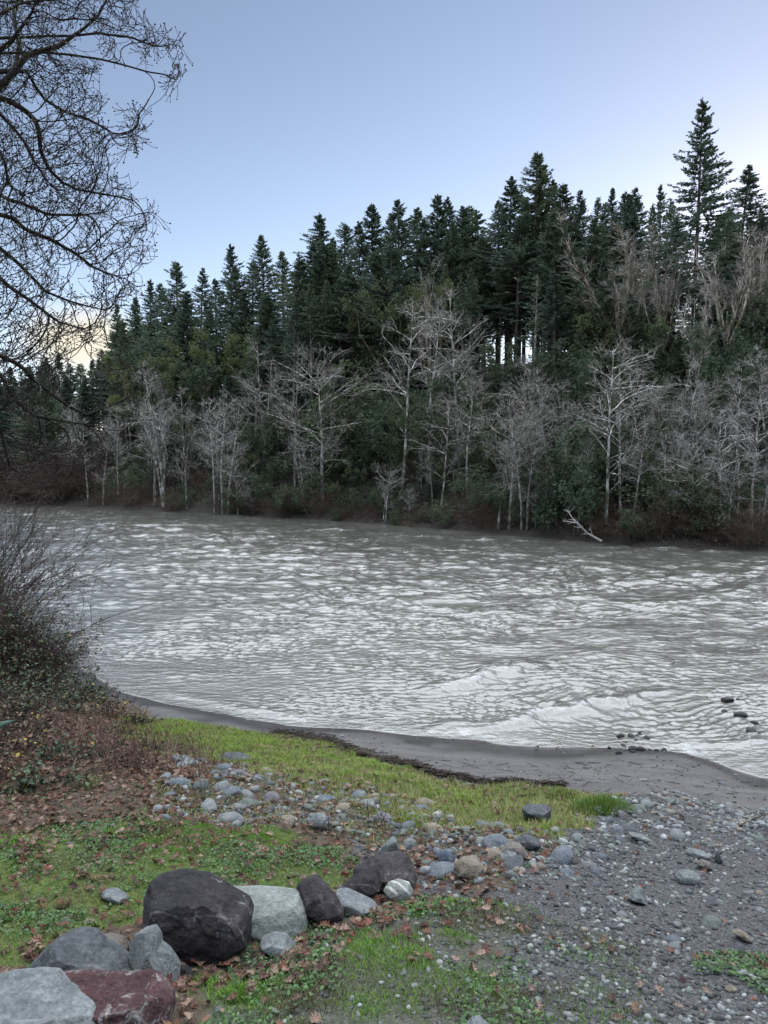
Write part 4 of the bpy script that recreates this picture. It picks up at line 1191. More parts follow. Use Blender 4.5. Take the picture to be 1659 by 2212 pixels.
def leafy(name, h, w, seed, mat, trunk=True, leaf=.22, n=7000, lobes=9, zlo=.25):
    rg = np.random.default_rng(seed)
    root = empty(name); fo, tr = MB(), MB()
    c = np.stack([rg.normal(0, .28, lobes) * w, rg.normal(0, .28, lobes) * w, h * (zlo + (.95 - zlo) * rg.uniform(.1, .9, lobes))], 1)
    r = rg.uniform(.2, .4, lobes) * w * (1.15 - .5 * c[:, 2] / h)
    if trunk:
        b = np.zeros((lobes, 3)); b[:, 2] = -.3
        tr.tubes(np.stack([b + (c - b) * q + rg.normal(0, .06 * w * (0 < q < 1), (lobes, 3)) for q in np.linspace(0, 1, 6)], 1), np.repeat((h * .012 * np.linspace(1, .2, 6))[None], lobes, 0), 5)
    # sub-clumps on the lobes, then leaves on the sub-clumps
    m = lobes * 14
    k = rg.integers(0, lobes, m); v = rg.normal(size=(m, 3)); v /= np.linalg.norm(v, axis=1, keepdims=True)
    sc = c[k] + v * r[k][:, None] * rg.uniform(.55, 1.05, (m, 1)) * np.array([1, 1, .85]); sr = r[k] * rg.uniform(.2, .42, m)
    j = rg.integers(0, m, n); v = rg.normal(size=(n, 3)); v /= np.linalg.norm(v, axis=1, keepdims=True)
    p = sc[j] + v * (sr[j] * rg.uniform(.3, 1.1, n))[:, None]
    p[:, 2] = np.maximum(p[:, 2], .05)
    Q = rot_all(n, .7, rg); q = np.array([(-1, 0, 0), (0, -.5, .1), (1, 0, -.1), (0, .5, .1)])
    V = np.einsum('nij,nkj->nki', Q, q[None] * (leaf * rg.uniform(.5, 1.2, n))[:, None, None] / 2) + p[:, None]
    fo.add(V.reshape(-1, 3), (np.arange(n) * 4)[:, None] + np.array([[0, 1, 2, 3]]))
    if trunk: tr.build('trunk', M['fir_bark'], root)
    fo.build('crown' if trunk else 'foliage', M[mat], root, False)
    root['h'] = h
    return root

def brush(name, h, w, seed, mat, n1=46, twigs=5, r=.012):
    rg = np.random.default_rng(seed); root = empty(name); b = MB()
    a = rg.uniform(0, 2 * PI, n1); tl = rg.uniform(.1, 1.0, n1)
    P0 = np.stack([rg.normal(0, .16 * w, n1), rg.normal(0, .16 * w, n1), np.full(n1, -.1)], 1)
    D = np.stack([np.cos(a) * tl * w / h, np.sin(a) * tl * w / h, np.ones(n1)], 1)
    L = h * rg.uniform(.6, 1.15, n1)
    B1 = grow(P0, D, L, 7, rg, -.10, .10)
    b.tubes(B1, np.repeat((r * np.linspace(1, .35, 7))[None], n1, 0), 3)
    p, T, pi, t = along(B1, twigs, rg, .25, 1)
    B2 = grow(p, side(T, rg.uniform(.3, .9, len(p)), rg), L[pi] * rg.uniform(.12, .4, len(p)), 4, rg, .03, .18)
    b.tubes(B2, np.repeat((r * np.linspace(.6, .3, 4))[None], len(p), 0), 3)
    p, T, pi, t = along(B2, 3, rg, .3, 1)
    B3 = grow(p, side(T, rg.uniform(.3, .9, len(p)), rg), h * rg.uniform(.04, .13, len(p)), 3, rg, .03, .2)
    b.tubes(B3, np.repeat((r * np.array([.45, .4, .3]))[None], len(p), 0), 3)
    b.build('stems', M[mat], root)
    root['h'] = h
    return root

# ------------------------------------------------------------------ far bank: placing
def bank_at(px, t):
    """ground point t metres behind the far waterline, seen in picture column px"""
    u = (px - 829.5) / F
    y = np.linspace(38, 400, 2400)
    s = sdist(u * y, y, FAR)
    k = int(np.argmax(s > t)) if (s > t).any() else len(y) - 1
    return u * y[k], y[k]

def top_z(py, y):
    d = ray(0, py); return CAM[2] + (d[2] / d[1]) * y

def stand(proto, px, t, top, label, cat, group=None, rz=None, wide=1.0, drop=0.0):
    """stand a tree t metres behind the waterline in column px, tall enough to reach picture row `top`"""
    x, y = bank_at(px, t)
    z = gz1(x, y) - drop
    H = max(.6, top_z(top, y) - z)
    o = use(proto)
    s = H / proto['h']
    o.location = (x, y, z); o.rotation_euler = (0, 0, R.uniform(0, 6.28) if rz is None else rz); o.scale = (s * wide, s * wide, s)
    tag(o, label, cat, group)
    return o

ORD = 'first second third fourth fifth sixth seventh eighth ninth tenth eleventh twelfth thirteenth fourteenth fifteenth sixteenth seventeenth eighteenth nineteenth twentieth'.split()
TENS = {2: 'twenty', 3: 'thirty', 4: 'forty', 5: 'fifty'}
def ordinal(i):
    return ORD[i] if i < 20 else (TENS[(i + 1) // 10] + '-' + ORD[(i + 1) % 10 - 1] if (i + 1) % 10 else {30: 'thirtieth', 40: 'fortieth', 50: 'fiftieth'}[i + 1])

# ---- firs
FIRS = [fir('fir_tree', 25, 11, .24, .225), fir('fir_tree', 27, 12, .34, .21, ragged=.3), fir('fir_tree', 24, 13, .18, .25, ragged=.2), fir('fir_tree', 28, 14, .4, .19, ragged=.28),
        fir('fir_tree', 22, 15, .22, .23, ragged=.3, asym=.15), fir('fir_tree', 26, 16, .34, .24, dens=.85, ragged=.4, asym=-.12)]
YOUNG = [fir('fir_tree', 14, 17, .06, .26, ragged=.35), fir('fir_tree', 16, 18, .1, .23, ragged=.4)]
SKY = [(262, 655, 22), (300, 640, 26), (330, 600, 22), (366, 612, 26), (396, 563, 21), (434, 578, 23), (471, 600, 28), (508, 527, 22), (546, 562, 28), (580, 503, 22), (612, 540, 27), (646, 560, 22),
       (690, 456, 21), (716, 508, 27), (752, 482, 30), (778, 470, 22), (802, 438, 25), (838, 462, 30), (866, 430, 23), (892, 442, 29), (914, 470, 23), (936, 420, 24), (957, 425, 29), (980, 446, 24), (1006, 440, 28),
       (1044, 452, 25), (1072, 430, 31), (1096, 383, 24), (1128, 430, 31), (1154, 335, 25), (1184, 386, 31), (1202, 398, 26), (1226, 440, 29), (1252, 410, 26), (1276, 426, 33), (1296, 440, 27), (1312, 404, 31), (1332, 412, 34), (1350, 416, 30), (1372, 404, 33), (1396, 440, 27), (1414, 398, 33),
       (1440, 430, 29), (1530, 470, 33), (1552, 455, 36), (1576, 360, 30), (1604, 470, 36), (1632, 450, 32), (1660, 392, 30)]
for i, (px, py, t) in enumerate(SKY):
    pr = FIRS[[0, 4, 1, 2, 5, 3, 0, 1, 4, 2][i % 10]]
    look = {1154: 'pointed fir tallest over the middle ridge, notched crown', 1576: 'lone-standing symmetrical fir just past the lone tallest fir', 690: 'narrow spire-topped fir rising above its neighbours on the slope'}.get(px)
    lb = look or f'dark fir on the skyline, {ordinal(i)} along from the sunset glow'
    stand(pr, px, t, py, lb, 'fir tree', 'firs along the skyline', wide=R.uniform(1.05, 1.5) * (1.0 if px < 1250 or px > 1500 else .82))
TALL = fir('fir_tree', 30, 31, .26, .2, ragged=.6, dens=1.4, asym=.12)
stand(TALL, 1488, 19, 213, 'tallest lone fir standing clear above the forest, ragged open crown', 'fir tree', None, rz=.3)
# the dense stand below the skyline
GF = 'firs packed in the dense stand below the skyline'
for i in range(74):
    px = R.uniform(250, 1240) if i < 58 else R.uniform(1180, 1680)
    sky_y = np.interp(px, [s[0] for s in SKY], [s[1] for s in SKY])
    t = R.uniform(14, 20) if px < 900 else R.uniform(19, 27)
    stand(FIRS[int(R.integers(0, 6))], px, t, sky_y + R.uniform(35, 150), 'dark fir crowded in the dense stand below the skyline trees', 'fir tree', GF, wide=R.uniform(1.2, 1.6))
GY = 'younger firs filling the stand between the trunks'
for i in range(92):
    px = R.uniform(225, 1030) if i < 62 else R.uniform(1180, 1690)
    sky_y = np.interp(px, [s[0] for s in SKY], [s[1] for s in SKY])
    t = R.uniform(15, 31)
    o = stand(YOUNG[i % 2], px, t, sky_y + R.uniform(120, 260), 'younger fir with boughs almost to the ground between the dark trunks', 'fir tree', GY, wide=R.uniform(.9, 1.3))
# far forest round the bend
GB = 'distant dark firs round the river bend'
for i in range(44):
    px = -160 + i * 10.5 + R.uniform(-6, 6)
    t = R.uniform(8, 34)
    stand((FIRS + YOUNG + YOUNG)[int(R.integers(0, 10))], px, t, np.interp(px, [-200, 0, 60, 130, 175, 215, 240, 300], [770, 790, 800, 765, 790, 765, 720, 690]) + R.uniform(-12, 50), 'distant dark fir round the river bend behind the bare oak', 'fir tree', GB, wide=R.uniform(1.0, 1.5))
for i in range(18):
    stand(YOUNG[i % 2], R.uniform(-60, 130), R.uniform(2, 9), R.uniform(800, 900), 'distant young fir low on the bank round the river bend', 'fir tree', 'distant young firs round the bend', wide=R.uniform(1.2, 1.6))
# pole trunks with high crowns in front of the stand
POLE = [fir('fir_tree', 24, 41, .62, .10, dens=.8), fir('fir_tree', 24, 42, .7, .09, dens=.7)]
for i, (px, t, top) in enumerate(((634, 10, 640), (676, 11, 610), (700, 12, 600), (716, 13, 640), (555, 9, 700), (590, 10, 690), (735, 14, 600), (1012, 14, 580), (1076, 20, 560), (1215, 21, 560), (1000, 12, 590), (1120, 22, 540), (1180, 21, 545), (1240, 23, 550), (1270, 24, 560), (1040, 21, 560))):
    o = stand(POLE[i % 2], px, t, top, f'slim fir with a long bare pale trunk, {ordinal(i)} of its kind placed between the slopes' if False else 'slim fir with a long bare pale trunk in front of the dark stand', 'fir tree', 'bare-trunked firs in front of the stand')
for i in range(18):
    stand(POLE[i % 2], R.uniform(1020, 1290), R.uniform(22, 34), R.uniform(520, 580), 'slim fir with a long bare pale trunk in front of the dark stand', 'fir tree', 'bare-trunked firs in front of the stand')
PALE = fir('fir_tree', 17, 51, .14, .15, mat='pale_fir', sparse=True, dens=1.3, bark='alder_bark')
stand(PALE, 1148, 11, 590, 'thin pale lichen-covered conifer with tiered sparse boughs', 'conifer')

# ---- broadleaf evergreens on the slope
LAUR = [leafy('evergreen_tree', 12, 8, 61, 'laurel', n=9000, leaf=.3, zlo=.3), leafy('evergreen_tree', 12, 7, 62, 'laurel', n=8000, leaf=.28, lobes=11, zlo=.2)]
for i, (px, t, top, wd, l) in enumerate(((360, 12, 752, 1.1, 'olive green evergreen tree below the firs above white alders'), (418, 12, 760, .9, 'rounded olive evergreen tree beside a similar wider one'), (492, 13, 716, .75, 'yellowish green evergreen tree poking up before dark firs'),
                               (868, 15, 590, .9, 'tall olive evergreen tree behind the biggest white alder'), (935, 17, 600, .6, 'evergreen tree half hidden behind grey bare crowns'), (1395, 23, 560, .45, 'olive evergreen between the fan maple and the tallest fir'))):
    stand(LAUR[i % 2], px, t, top, l, 'evergreen tree', None, wide=wd)
DS = [leafy('evergreen_shrub', 5, 5.5, 71, 'dark_shrub', False, .26, 4200, 8, .1), leafy('evergreen_shrub', 4, 5, 72, 'dark_shrub', False, .24, 3600, 7, .1), leafy('evergreen_shrub', 6, 4.5, 73, 'dark_shrub', False, .24, 4200, 9, .12)]
BR = [brush('bare_shrub', 3.2, 3.0, 81, 'brown_twig', r=.016), brush('bare_shrub', 2.6, 3.4, 82, 'brown_twig', r=.015), brush('bare_shrub', 3.6, 2.6, 83, 'brown_twig', 30, 5, r=.016)]
named = ((1240, 1.6, 965, 1.1, 'big dark green shrub at the waterline under the leaning twin alders'), (1365, 15, 742, .9, 'dark green young evergreen beside the fan maple trunks'), (1528, 9, 770, .8, 'tall dark green evergreen shrub on the slope below the tallest fir'), (1470, 17, 700, .8, 'dark evergreen shrub at the tallest fir trunk'),
         (1570, 20, 640, .9, 'dark evergreen clump near the top of the open slope'), (885, 6, 830, .55, 'narrow dark conifer-like shrub behind the biggest white alder'), (700, 5, 940, 1.1, 'green shrub behind the wide spreading white alder'), (1630, 22, 620, 1.0, 'dark evergreen shrub at the picture edge near the slope top'))
for i, (px, t, top, wd, l) in enumerate(named):
    stand(DS[i % 3], px, t, top, l, 'shrub', None, wide=wd, drop=.3)
GS = 'dark evergreen shrubs on the far slope'
for i in range(70):
    px = R.uniform(200, 1690); t = R.uniform(-.8, 1.3)
    x, y = bank_at(px, t); z = gz1(x, y)
    if z < .02: continue
    o = use(BR[i % 3] if i % 5 else DS[i % 3]); s = R.uniform(.22, .5)
    o.location = (x, y, z - .08); o.rotation_euler = (0, 0, R.uniform(0, 6)); o.scale = (s * 1.3, s * 1.3, s)
    tag(o, 'low brown shrub on the muddy brink of the far bank' if i % 5 else 'low green shrub on the muddy brink of the far bank', 'bush', 'low shrubs on the far brink')
MID = 'mid-sized dark evergreens on the far slope'
for i in range(32):
    px = R.uniform(430, 1680); t = R.uniform(4, 17)
    o = stand((DS + YOUNG)[int(R.choice(5, p=[.24, .24, .22, .15, .15]))], px, t, 1105 - t * 19 - R.uniform(60, 150), 'dark mid-sized evergreen growing between bare alders on the far slope', 'evergreen', MID, wide=R.uniform(.7, 1.1), drop=.2)
for i in range(140):
    px = R.uniform(150, 1680); t = 1.2 + 23 * R.uniform() ** 1.05
    x, y = bank_at(px, t); o = use(DS[i % 3]); s = R.uniform(.3, .9)
    o.location = (x, y, gz1(x, y) - .4); o.rotation_euler = (0, 0, R.uniform(0, 6)); o.scale = (s * R.uniform(.9, 1.4), s * R.uniform(.9, 1.4), s)
    tag(o, 'dark green shrub in the undergrowth of the far slope', 'shrub', GS)
# ---- brown bare brush
GBR = 'leafless brown shrubs on the far slope'
for i in range(120):
    px = R.uniform(120, 1700); t = .3 + 20 * R.uniform() ** 1.5
    x, y = bank_at(px, t); o = use(BR[int(R.choice(3, p=[.4, .3, .3]))]); s = R.uniform(.45, 1.0)
    o.location = (x, y, gz1(x, y) - .1); o.rotation_euler = (0, 0, R.uniform(0, 6)); o.scale = (s, s, s)
    tag(o, 'leafless brown shrub on the far slope', 'bush', GBR)
WB = [brush('bare_shrub', 6, 6, 84, 'willow_twig', 80, 6, .022), brush('bare_shrub', 5, 7, 85, 'brown_twig', 80, 6, .022)]
for i in range(26):
    px = -90 + i * 11; t = R.uniform(.4, 6)
    x, y = bank_at(px, t); o = use(WB[i % 2]); s = R.uniform(.7, 1.15)
    o.location = (x, y, gz1(x, y) - .1); o.rotation_euler = (0, 0, R.uniform(0, 6)); o.scale = (s * 1.2, s * 1.2, s)
    tag(o, 'reddish brown willow shrub on the far shore round the bend', 'bush', 'willow shrubs on the far shore')

# ---- bare alders along the far waterline
ALD = [bare_tree('alder_tree', 16, 101, .24, .2, 30), bare_tree('alder_tree', 17, 102, .28, .35, 27, droop=.04), bare_tree('alder_tree', 15, 103, .2, .4, 25), bare_tree('alder_tree', 18, 104, .18, .3, 36, lean=.05),
       bare_tree('alder_tree', 14, 105, .26, .35, 33, stems=3), bare_tree('alder_tree', 16, 106, .36, .2, 26, droop=.06, lean=.08)]
SMALL = [bare_tree('alder_tree', 7, 107, .42, .2, 26, stems=2, twig=1.0, r0=.09, droop=.04), bare_tree('alder_tree', 6.5, 108, .45, .25, 24, r0=.08, droop=.05)]
SPREAD = bare_tree('alder_tree', 17, 109, .42, .22, 40, droop=.04, lean=.03, r0=.24)
MAPLE = [bare_tree('maple_tree', 15, 111, .16, .3, 84, fan=True, mat='maple_bark', r0=.28), bare_tree('maple_tree', 13, 112, .22, .3, 64, fan=True, mat='maple_bark', r0=.22)]
AL = [(50, 4, 860, 0, 'white-barked alder dimly seen through the oak twigs'), (112, 4, 880, 2, 'white alder trunk in the red brush round the bend'), (150, 2, 870, 3, 'slim white alder at the near end of the red brush'), (190, .2, 905, 2, 'leaning white alder trunk with dark patches, first in open water edge'), (222, .2, 900, 0, 'short forked white alder just beyond the oak twigs'), (256, .6, 880, 2, 'thin mottled alder next to the short forked one'),
      (334, .3, 775, 3, 'tall dense bare alder thicket, greyest of the upstream shore'), (352, .5, 800, 4, 'several-stemmed alder entwined with the tall grey thicket'), (404, .2, 835, 0, 'straight slender alder with even side branches standing in water'),
      (462, .2, 860, 2, 'first of four slim white alders rooted in the water'), (480, .2, 850, 3, 'second of four slim white alders, straightest stem'), (493, .3, 862, 2, 'third of four slim white alders, forking low'), (566, 7, 742, 4, 'pale brushy alder halfway up the slope below dark firs'),
      (640, 3, 760, 1, 'alder trunk slanting behind the wide spreading alder'), (868, 4, 662, 5, 'biggest white alder, broad crown reaching up before dark forest'), (926, 5, 648, 3, 'tall narrow white alder beside the biggest one'), (985, 6, 640, 1, 'white alder with a domed crown and drooping limbs'), (952, 2, 860, 5, 'drooping white-limbed alder near the middle of the shore'), (1010, 3, 800, 3, 'grey alder behind the drooping white-limbed one'),
      (1108, .8, 790, 1, 'grey twiggy alder behind the twin white trunks'), (1180, 4, 790, 3, 'upright white alder behind the leaning twin trunks'), (1232, 5, 830, 0, 'grey alder in the brush beside the big dark shrub'), (1308, 1.0, 748, 5, 'white alder with a long side limb, trunk rising from a dark shrub'), (1345, 2, 770, 1, 'mottled alder beside the one with a long side limb'), (1392, 4, 790, 0, 'grey bushy alder on the slope under the fan maple'),
      (1370, 1.4, 900, 2, 'curved thin alder leaning over the shore brush'), (1448, 2, 830, 0, 'straight white alder with regular side branches on the downstream shore'), (1470, 6, 760, 4, 'bushy white alder below the tallest fir'), (1512, 5, 790, 1, 'mossy yellow alder on the downstream slope'), (1560, 1.5, 880, 5, 'grey alder leaning to the water near the downstream picture edge'), (1600, 5, 790, 3, 'white alder high on the bank near the picture edge'), (1628, 1, 820, 1, 'last grey alder cut by the picture edge'), (1655, 8, 740, 3, 'tall white alder slanting at the picture edge')]
for px, t, top, k, l in AL:
    stand(ALD[k], px, t, top, l, 'alder tree', 'bare alders along the far shore', wide=1.0)
for i in range(70):
    px = R.uniform(150, 1659) if i < 56 else R.uniform(130, 480); t = R.uniform(.5, 13)
    stand(ALD[int(R.integers(0, 6))], px, t, 1140 - t * 14 - R.uniform(90, 210), 'unremarkable grey alder among the crowd on the lower far slope', 'alder tree', 'grey alders crowding the lower far slope')
stand(SPREAD, 697, 2.0, 768, 'wide spreading alder with long white limbs reaching over the water', 'alder tree', 'bare alders along the far shore', rz=2.6)
for px, t, top, k, l in ((838, .3, 1005, 0, 'small bare alder at the waterline below the biggest one'), (884, .4, 1055, 1, 'smallest alder leaning over the water with a broken branch'), (545, .3, 1050, 1, 'low bare bush-like alder in the water past the four slim ones'), (514, .2, 985, 1, 'broken-topped white alder, fourth of the slim group'), (1105, .5, 870, 0, 'small alder with fan of low limbs beside the twin trunks'),
                         (1590, 1, 960, 0, 'small bare alder in the shore brush downstream'), (1500, 1, 940, 1, 'low spreading bare alder on the downstream shore')):
    stand(SMALL[k], px, t, top, l, 'alder tree', 'bare alders along the far shore')
stand(ALD[2], 1127, .3, 840, 'leaning one of the twin white alder trunks at the waterline', 'alder tree', 'bare alders along the far shore')
stand(ALD[3], 1139, .3, 860, 'upright one of the twin white alder trunks at the waterline', 'alder tree', 'bare alders along the far shore')
for px, t, top, k, wd, l in ((1322, 17, 475, 0, 1.25, 'big fan-shaped bare maple with mossy trunks on the ridge'), (1425, 17, 535, 1, .95, 'pale bare maple between the fan maple and the tallest fir'), (1562, 17, 535, 1, 1.2, 'spreading bare maple past the tallest fir'), (1625, 19, 490, 0, .9, 'mauve bare maple at the ridge near the picture edge'), (925, 15, 583, 0, .85, 'greyish mauve bare maple crown above the domed alder'), (1500, 14, 640, 1, .8, 'low white-limbed maple at the foot of the tallest fir')):
    stand(MAPLE[k], px, t, top, l, 'maple tree', None, wide=wd)

# fallen white snag and logs at the far waterline
def stick_thing(name, pts, r, label, cat, mat='snag', kids=0):
    P = np.array(pts, float); c = P[0].copy(); b = MB()
    rg = np.random.default_rng(int(abs(c[0] * 10)) + 5)
    Q = P[None] - c
    k = np.linspace(0, len(P) - 1, 9); i = np.minimum(k.astype(int), len(P) - 2); Q = (Q[:, i] * (1 - (k - i))[None, :, None] + Q[:, i + 1] * (k - i)[None, :, None])
    b.tubes(Q, [r * np.linspace(1, .3, 9)], 6)
    if kids:
        p, T, _, t = along(Q, kids, rg, .3, 1); L = np.linalg.norm(P[-1] - P[0]) * rg.uniform(.15, .45, kids)
        B = grow(p, side(T, .7, rg), L, 5, rg, .02, .15); b.tubes(B, np.repeat((r * .5 * np.linspace(1, .3, 5))[None], kids, 0), 4)
        p, T, pi, t = along(B, 4, rg, .3, 1); B = grow(p, side(T, .7, rg), L[pi] * .4, 4, rg, .02, .15); b.tubes(B, np.repeat((r * .25 * np.linspace(1, .4, 4))[None], len(p), 0), 3)
    o = b.build(name, M[mat]); o.location = Vector(c); tag(o, label, cat); return o
def bp(px, t, dz): x, y = bank_at(px, t); return (x, y, max(gz1(x, y), 0) + dz)
stick_thing('fallen_tree', [bp(1302, -.5, .1), bp(1270, -1.0, .6), bp(1235, -1.2, 1.6)], .09, 'fallen bleached tree leaning out over the far waterline', 'fallen tree', kids=9)
stick_thing('drift_log', [bp(1355, .1, .1), bp(1390, .3, .2)], .12, 'dark log lying along the far waterline', 'log', 'drift')
stick_thing('drift_log', [bp(790, .1, .05), bp(838, .2, .12)], .1, 'dark log in the far shallows below the small alder', 'log', 'drift')
stick_thing('fallen_tree', [bp(480, 5.5, .5), bp(520, 7, .5), bp(548, 9, .8)], .2, 'dark fallen trunk slanting up the far slope', 'fallen tree', 'drift', 4)

# ---- leafy and brown ground cover of the far slope
def cover():
    b = MB(); rg = np.random.default_rng(55); n = 260000
    y = 38 + 90 * rg.uniform(0, 1, n) ** 1.1; x = y * rg.uniform(-.62, .58, n)
    t = sdist(x, y, FAR); k = (t > -1.2) & (gz(x, y) > .03) & (t < 30) & (rg.uniform(0, 1, n) < np.where(t < 14, 1, .5)); x, y, t = x[k], y[k], t[k]; n = len(x)
    pn = noise2(x * .22, y * .22, 66) + .6 * noise2(x * .8, y * .8, 67)
    g = pn > .12
    c = np.where(g[:, None], palette(n, [(.05, .08, .038), (.075, .105, .045), (.045, .065, .035)]), palette(n, [(.07, .052, .042), (.10, .075, .06), (.05, .04, .032), (.13, .10, .082)]))
    s = rg.uniform(.07, .26, n) * np.where(t < 2, .6, 1); q = np.array([(-1, 0, 0), (0, -.5, .1), (1, 0, -.1), (0, .5, .1)])
    V = np.einsum('nij,nkj->nki', rot_all(n, .8, rg), q[None] * s[:, None, None] / 1.6) + np.stack([x, y, gz(x, y) + rg.uniform(0, 1, n) ** 2 * np.where(g, 1.5, 1.0)], 1)[:, None]
    b.add(V.reshape(-1, 3), (np.arange(n) * 4)[:, None] + np.array([[0, 1, 2, 3]]), np.repeat(c, 4, axis=0))
    tag(b.build('undergrowth', M['cover'], None, False), 'brown and green undergrowth covering the far slope', 'undergrowth', None, 'stuff')
cover()

# ------------------------------------------------------------------ near left bank: big bare oak reaching in from outside the picture
def oak():
    rg = np.random.default_rng(17)
    root = empty('oak_tree', (-7.0, 10.0, gz1(-7.0, 10.0)))
    O = np.array(root.location)
    k = .4962
    LB = [([(-30, 400), (60, 320), (120, 240), (180, 225), (260, 200), (350, 130), (430, 60), (480, -30)], 9.5, 10.2, .075),
          ([(-30, 230), (40, 180), (100, 110), (150, 40), (165, -40)], 9.3, 9.0, .08),
          ([(-40, 415), (60, 450), (130, 500), (165, 560), (180, 650), (215, 730), (270, 790), (340, 825), (430, 845), (520, 860), (600, 875)], 9.2, 10.5, .06),
          ([(120, 312), (150, 370), (190, 430), (270, 480), (380, 520), (470, 570)], 9.7, 10.3, .03),
          ([(-30, 470), (60, 560), (110, 620), (150, 700), (190, 760)], 10.4, 11, .045),
          ([(-30, 835), (40, 870), (100, 885), (200, 930), (330, 940), (450, 930)], 9.8, 10.6, .04),
          ([(-30, 925), (60, 950), (110, 1000), (230, 1050), (320, 1100), (400, 1160), (500, 1190)], 9.0, 9.9, .045),
          ([(-30, 1050), (60, 1130), (130, 1200), (200, 1270), (300, 1310), (380, 1330), (470, 1355)], 9.6, 10.4, .05),
          ([(-30, 1180), (50, 1260), (150, 1330), (250, 1400), (360, 1430)], 10.2, 10.8, .035),
          ([(-30, 1530), (80, 1590), (150, 1660), (230, 1720), (300, 1770), (370, 1810), (440, 1780), (540, 1740), (630, 1665)], 8.2, 8.9, .055),
          ([(-30, 1600), (30, 1690), (80, 1760), (150, 1810), (260, 1830), (400, 1850), (520, 1880)], 8.6, 9.2, .05),
          ([(-30, 1800), (0, 1850), (30, 1980), (40, 2030), (130, 2090), (230, 2130)], 8.0, 8.6, .022),
          ([(-20, 620), (20, 700), (40, 800), (100, 860)], 10.5, 10.8, .03),
          ([(200, 225), (300, 240), (420, 260), (540, 290), (640, 320), (740, 330)], 9.8, 10.6, .025),
          ([(300, 165), (420, 150), (560, 160), (680, 200), (780, 190)], 10, 10.5, .022),
          ([(60, 320), (80, 200), (60, 90), (80, -30)], 10.2, 10.6, .04),
          ([(-30, 80), (80, 20), (200, 0), (330, -30)], 9, 9.6, .05)]
    pos, par, rmin = [], [], []
    tz = gz1(-7, 10) - O[2]
    trunk_pts = np.array([(-7.0, 10.0, O[2] - .3), (-6.9, 10.0, 5.5), (-6.8, 9.9, 8.0), (-6.9, 9.9, 11.5)])
    for pts, d0, d1, r in LB:
        q = np.array([at_depth(x * k, y * k, d0 + (d1 - d0) * i / (len(pts) - 1)) for i, (x, y) in enumerate(pts)])
        start = np.array([-6.85, 10.0, min(max(q[0][2] + .2 + .3 * (6 - q[0][2]) * .3, 3.4), 10.5)])
        q = np.concatenate([start[None], q])
        seg = np.linalg.norm(np.diff(q, axis=0), axis=1); L = np.concatenate([[0], np.cumsum(seg)])
        s = np.arange(0, L[-1], .09)
        p = np.stack([np.interp(s, L, q[:, j]) for j in range(3)], 1)
        p += np.stack([.02 * noise2(s * 2.3 + d0 * 9, 0 * s + j * 7.7, 33) for j in range(3)], 1)
        b = len(pos)
        for i in range(len(p)):
            pos.append(p[i]); par.append(-1 if i == 0 else b + i - 1); rmin.append(1.25 * r * (1 - .93 * (i / len(p)) ** .9))
    # attraction points: the space the twigs fill, bounded on the river side as in the photograph
    ey = [-80, 0, 100, 170, 340, 460, 570, 690, 750, 830, 900, 990, 1110, 1200, 1290, 1400, 1500, 1600, 1680, 1800, 1900, 2000, 2120]
    ex = [560, 610, 655, 800, 785, 665, 625, 605, 520, 690, 715, 655, 655, 620, 590, 470, 400, 560, 650, 600, 560, 430, 250]
    n = 17000
    v = rg.uniform(-80, 2120, n); u = -140 + rg.uniform(0, 1, n) * (np.interp(v, ey, ex) + 140)
    dep = rg.uniform(8.6, 11.6, n) - (v > 1450) * .9
    thin = noise2(u * .006, v * .006, 3) + .7 * noise2(u * .016, v * .016, 4)
    keep = (thin > -.3) & ~((v > 1850) & (rg.uniform(0, 1, n) < .6))
    A = np.array([at_depth(a * k, b * k, d) for a, b, d in zip(u[keep], v[keep], dep[keep])])
    alive = np.ones(len(A), bool)
    STEP, KILL, INF = .08, .11, .5
    kids = {}
    for it in range(70):
        kd = kdtree.KDTree(len(pos))
        for i, p in enumerate(pos): kd.insert(p, i)
        kd.balance()
        pull = {}
        for a in np.nonzero(alive)[0]:
            co_, i, d = kd.find(A[a])
            if d < KILL: alive[a] = False
            elif d < INF:
                e = (A[a] - pos[i]) / d
                if i in pull: pull[i] += e
                else: pull[i] = e.copy()
        new = 0
        for i, e in pull.items():
            if kids.get(i, 0) >= 3: continue
            if par[i] >= 0: e = e / np.linalg.norm(e) + 1.15 * (pos[i] - pos[par[i]]) / (np.linalg.norm(pos[i] - pos[par[i]]) + 1e-9)
            e = e / (np.linalg.norm(e) + 1e-9) + rg.normal(0, .14, 3); e[2] += .09; e[0] += .06
            e /= np.linalg.norm(e)
            pos.append(pos[i] + e * STEP); par.append(i); rmin.append(0); kids[i] = kids.get(i, 0) + 1; new += 1
        if not new or len(pos) > 60000: break
    pos = np.array(pos); par = np.array(par); N = len(pos)
    r = np.zeros(N); acc = np.zeros(N)
    ch = [[] for _ in range(N)]
    for i in range(N):
        if par[i] >= 0: ch[par[i]].append(i)
    for i in range(N - 1, -1, -1):
        # children always come after their parents except along the seeded limbs, which are in order too
        pass
    order = []; stack = [i for i in range(N) if par[i] < 0]
    while stack:
        i = stack.pop(); order.append(i); stack += ch[i]
    for i in reversed(order):
        r[i] = max(.0034, acc[i] ** (1 / 2.6), rmin[i])
        if par[i] >= 0: acc[par[i]] += min(r[i], .04) ** 2.6
    tk_, tw_ = MB(), MB()
    T0 = np.stack([np.interp(np.linspace(0, 3, 10), range(4), trunk_pts[:, j]) for j in range(3)], 1)
    big = MB(); big.tubes((T0 - O)[None], [np.linspace(.34, .2, 10)], 12); big.build('trunk', M['oak_bark'], root)
    tips = []
    groups = {}
    done = np.zeros(N, bool)
    starts = [i for i in range(N) if par[i] < 0]
    st = [(i, None) for i in starts]
